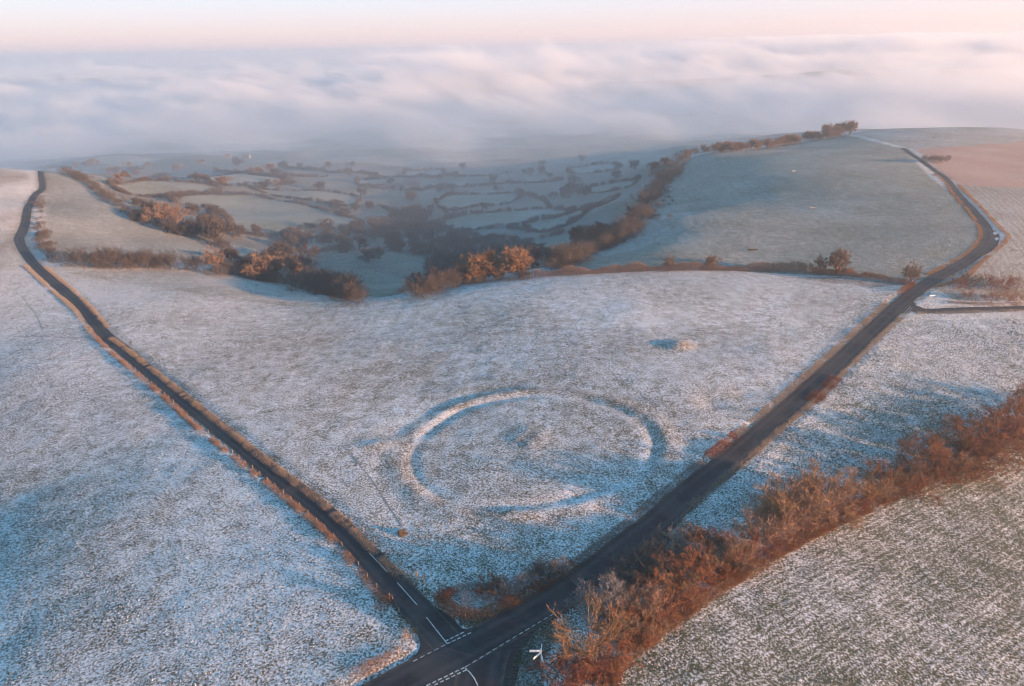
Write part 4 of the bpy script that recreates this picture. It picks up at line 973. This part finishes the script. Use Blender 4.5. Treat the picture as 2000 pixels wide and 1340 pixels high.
# farmhouses in the valley
M_WALL = simple('pale_render', (.26, .235, .21), .08, 1); M_ROOF = simple('grey_slate', (.16, .14, .14), .3, 2); M_GLASS = simple('dark_pane', (.03, .035, .045), .2, 1, .2, .5)
def house(px, py, L, W_, h, ang, label):
    p = gp(px, py); e = bpy.data.objects.new('farmhouse', None); COL.objects.link(e); e.location = tuple(p); e.rotation_euler = (0, 0, ang)
    x, y, r = L / 2, W_ / 2, h + W_ * .42
    v = [(-x, -y, -2), (x, -y, -2), (x, y, -2), (-x, y, -2), (-x, -y, h), (x, -y, h), (x, y, h), (-x, y, h), (-x, 0, r - .15), (x, 0, r - .15)]
    link('wall', mesh('wall', v, [(0, 1, 5, 4), (2, 3, 7, 6), (1, 2, 6, 9, 5), (3, 0, 4, 8, 7)], M_WALL), e)
    o_ = .4; v = [(-x - o_, -y - o_, h - .3), (x + o_, -y - o_, h - .3), (x + o_, 0, r), (-x - o_, 0, r), (-x - o_, y + o_, h - .3), (x + o_, y + o_, h - .3)]; v += [(a_, b_, c_ + .2) for a_, b_, c_ in v]
    rf = link('roof', mesh('roof', v, [(3, 2, 1, 0), (5, 2, 3, 4), (6, 7, 8, 9), (9, 8, 11, 10), (0, 1, 7, 6), (4, 10, 11, 5), (0, 6, 9, 3), (3, 9, 10, 4), (1, 2, 8, 7), (2, 5, 11, 8)], M_ROOF), e)
    for cxx in (-x * .85, x * .85):
        q = [(cxx + a_, b_, c_) for c_ in (r - .6, r + 1.2) for a_, b_ in ((-.4, -.4), (.4, -.4), (.4, .4), (-.4, .4))]
        link('chimney', mesh('chimney', q, [(4, 5, 6, 7), (0, 1, 5, 4), (1, 2, 6, 5), (2, 3, 7, 6), (3, 0, 4, 7)], M_WALL), rf)
    for wx in np.linspace(-x * .7, x * .7, 4):
        for wz in ((1.0, 2.2), (3.2, 4.4)):
            if wz[1] < h - .2: link('window', mesh('window', [(wx - .5, -y - .03, wz[0]), (wx + .5, -y - .03, wz[0]), (wx + .5, -y - .03, wz[1]), (wx - .5, -y - .03, wz[1])], [(0, 1, 2, 3)], M_GLASS), e)
    return tag(e, label, 'house', 'valley farmhouses')
house(806, 366, 15, 8, 5, .2, 'pale farmhouse among the trees in the misty valley bottom')
house(483, 309, 10, 6, 4, -.2, 'tiny white house far out on the misty vale')
house(446, 308, 8, 5, 3.0, .1, 'tiny pale barn-like house left of the far white house')

# frosted grass tussocks standing on the near fields
def tuft_mat(lo=.38, hi=.72, green=(.055, .060, .026, 1)):
    m, nt, b = mat_new('frosted_tussock'); N = NT(nt)
    ri = N.n('ShaderNodeNewGeometry').outputs['Random Per Island']; n2 = N.noise(N.pos(), .16, 3, .55)
    f = N.ramp(N.math('ADD', ri, N.math('MULTIPLY', N.math('SUBTRACT', n2, .5), .8)), lo, hi)
    c = N.mix(N.ramp(N.math('FRACT', N.math('MULTIPLY', ri, 17.3)), 0, 1), green, (.20, .125, .06, 1))
    nt.links.new(N.mix(f, c, FROST), b.inputs['Base Color']); return m
M_TUFT = tuft_mat()
def tussocks(pl, dens, size, label, seed, mat=None):
    g = G(seed); pg = poly(pl); lo, hi = pg.min(0), pg.max(0); n_ = int((hi - lo).prod() * dens); xy = g.uniform(lo, hi, (n_, 2))
    m_ = in_poly(xy[:, 0], xy[:, 1], pg) & (bil(EDGE, xy[:, 0], xy[:, 1]) > 1.6); xy = xy[m_]
    xy = np.repeat(xy, 2, 0) + g.normal(0, .06, (len(xy) * 2, 2)); k = len(xy)
    p0 = np.column_stack([xy, bil(H, xy[:, 0], xy[:, 1]) - .02]); d = unit(np.column_stack([g.normal(0, .5, (k, 2)), np.ones(k)]))
    sz = size * g.uniform(.6, 1.2, k) * (1 + .4 * fbm(xy[:, 0] / 6, xy[:, 1] / 6, 77, 2))
    v, f = slivers(p0, p0 + d * sz[:, None], .55 * sz, g)
    return tag(link('frosted_grass', mesh('frosted_grass', v, f, mat or M_TUFT)), label, None, None, 'stuff')
tussocks([(-20,1345),(-20,700),(190,680),(500,945),(780,1200),(790,1270),(680,1345)], 6.0, .20, 'frosted tussocks of the field left of the lane', 1)
tussocks([(250,680),(700,650),(1200,640),(1690,640),(1420,890),(1090,1100),(880,1150),(830,1130)], 5.0, .20, 'frosted tussocks of the ring field', 2)
tussocks([(1300,1045),(1560,830),(1770,625),(2010,625),(2010,790),(1850,860),(1650,950),(1450,1050)], 6.0, .30, 'coarse frosted tussocks of the narrow field beside the main road', 3, tuft_mat(.40, .62, (.03, .06, .03, 1)))
tussocks([(1190,1345),(1300,1245),(1450,1140),(1700,1005),(2010,860),(2010,1345)], 5.0, .20, 'frosted stubble tufts of the field below the big hedge', 4, tuft_mat(.50, .80, (.05, .075, .035, 1)))

# ------------------------------------------------------------------ air: haze, valley mist, fog banks
def volume_box(name, x0, x1, y0, y1, z0, z1, mat, lab):
    v = [(x, y, z) for z in (z0, z1) for y in (y0, y1) for x in (x0, x1)]
    f = [(0, 2, 3, 1), (4, 5, 7, 6), (0, 1, 5, 4), (2, 6, 7, 3), (0, 4, 6, 2), (1, 3, 7, 5)]
    me = bpy.data.meshes.new(name); me.from_pydata(v, [], f); me.update(); me.materials.append(mat)
    return tag(link(name, me), lab, None, None, 'stuff')
def vol_mat(name, colr, dens, aniso=.5):
    m = bpy.data.materials.new(name); m.use_nodes = True; nt = m.node_tree; nt.nodes.clear()
    o = nt.nodes.new('ShaderNodeOutputMaterial'); pv = nt.nodes.new('ShaderNodeVolumePrincipled')
    pv.inputs['Color'].default_value = colr; pv.inputs['Density'].default_value = dens; pv.inputs['Anisotropy'].default_value = aniso
    nt.links.new(pv.outputs[0], o.inputs['Volume']); return m, nt, pv
hm, _, _ = vol_mat('pale_haze', (.86, .93, 1, 1), .00024)  # blue put into the scatter colour so low haze looks shaded
volume_box('haze', -9400, 9400, -300, 9800, -140, 135, hm, 'thin cold morning haze over the downs')
mm, _, _ = vol_mat('valley_mist', (.84, .92, 1, 1), .0014)  # scatter colour tinted blue as if the mist lay in shadow
volume_box('valley_mist', -5000, 5000, 250, 9000, -139, -14, mm, 'low mist lying in the valley')

def fog_mat():
    m, nt, pv = vol_mat('fog_bank', (.82, .89, .97, 1), 0, 0.0); N = NT(nt); p = N.pos()  # fog colour blued and dimmed so less of it looks sunlit
    sp = N.n('ShaderNodeSeparateXYZ'); nt.links.new(p, sp.inputs[0]); X, Y, Z = sp.outputs
    cv = N.n('ShaderNodeCombineXYZ')
    N.put(cv.inputs[0], N.math('MULTIPLY', N.math('ADD', X, N.math('MULTIPLY', Z, 1.3)), 1 / 170)); N.put(cv.inputs[1], N.math('MULTIPLY', Y, 1 / 230)); N.put(cv.inputs[2], N.math('MULTIPLY', Z, 1 / 85))
    nz = N.noise(cv.outputs[0], 1.0, 6, .66, .2)
    cw = N.n('ShaderNodeCombineXYZ'); N.put(cw.inputs[0], N.math('MULTIPLY', X, 1 / 1400)); N.put(cw.inputs[1], N.math('MULTIPLY', Y, 1 / 1500)); cw.inputs[2].default_value = 3.1
    big = N.math('MULTIPLY', N.math('SUBTRACT', N.noise(cw.outputs[0], 1.0, 2, .5), .5), .7)
    top = N.ramp(X, -1500, 1500, -42, 46)                             # the bank stands higher to the right
    rel = N.math('DIVIDE', N.math('SUBTRACT', Z, top), 100)           # 0 at the mean top
    near = N.ramp(Y, 850, 2900, -.16, .03)
    d = N.math('SUBTRACT', N.math('ADD', N.math('ADD', nz, big), near), N.math('ADD', N.math('MULTIPLY', rel, .19), .47))
    d = N.ramp(d, 0.0, .10, 0, 1)
    thin = N.ramp(Y, 900, 2600, .30, 1.0)                             # wisps thin out towards the valley
    nt.links.new(N.math('MULTIPLY', N.math('MULTIPLY', d, .0075), thin), pv.inputs['Density'])
    m.cycles.volume_step_rate = .24
    return m
volume_box('fog_bank', -4200, 4200, 850, 6000, -100, 128, fog_mat(), 'drifting fog bank filling the vale to the horizon')
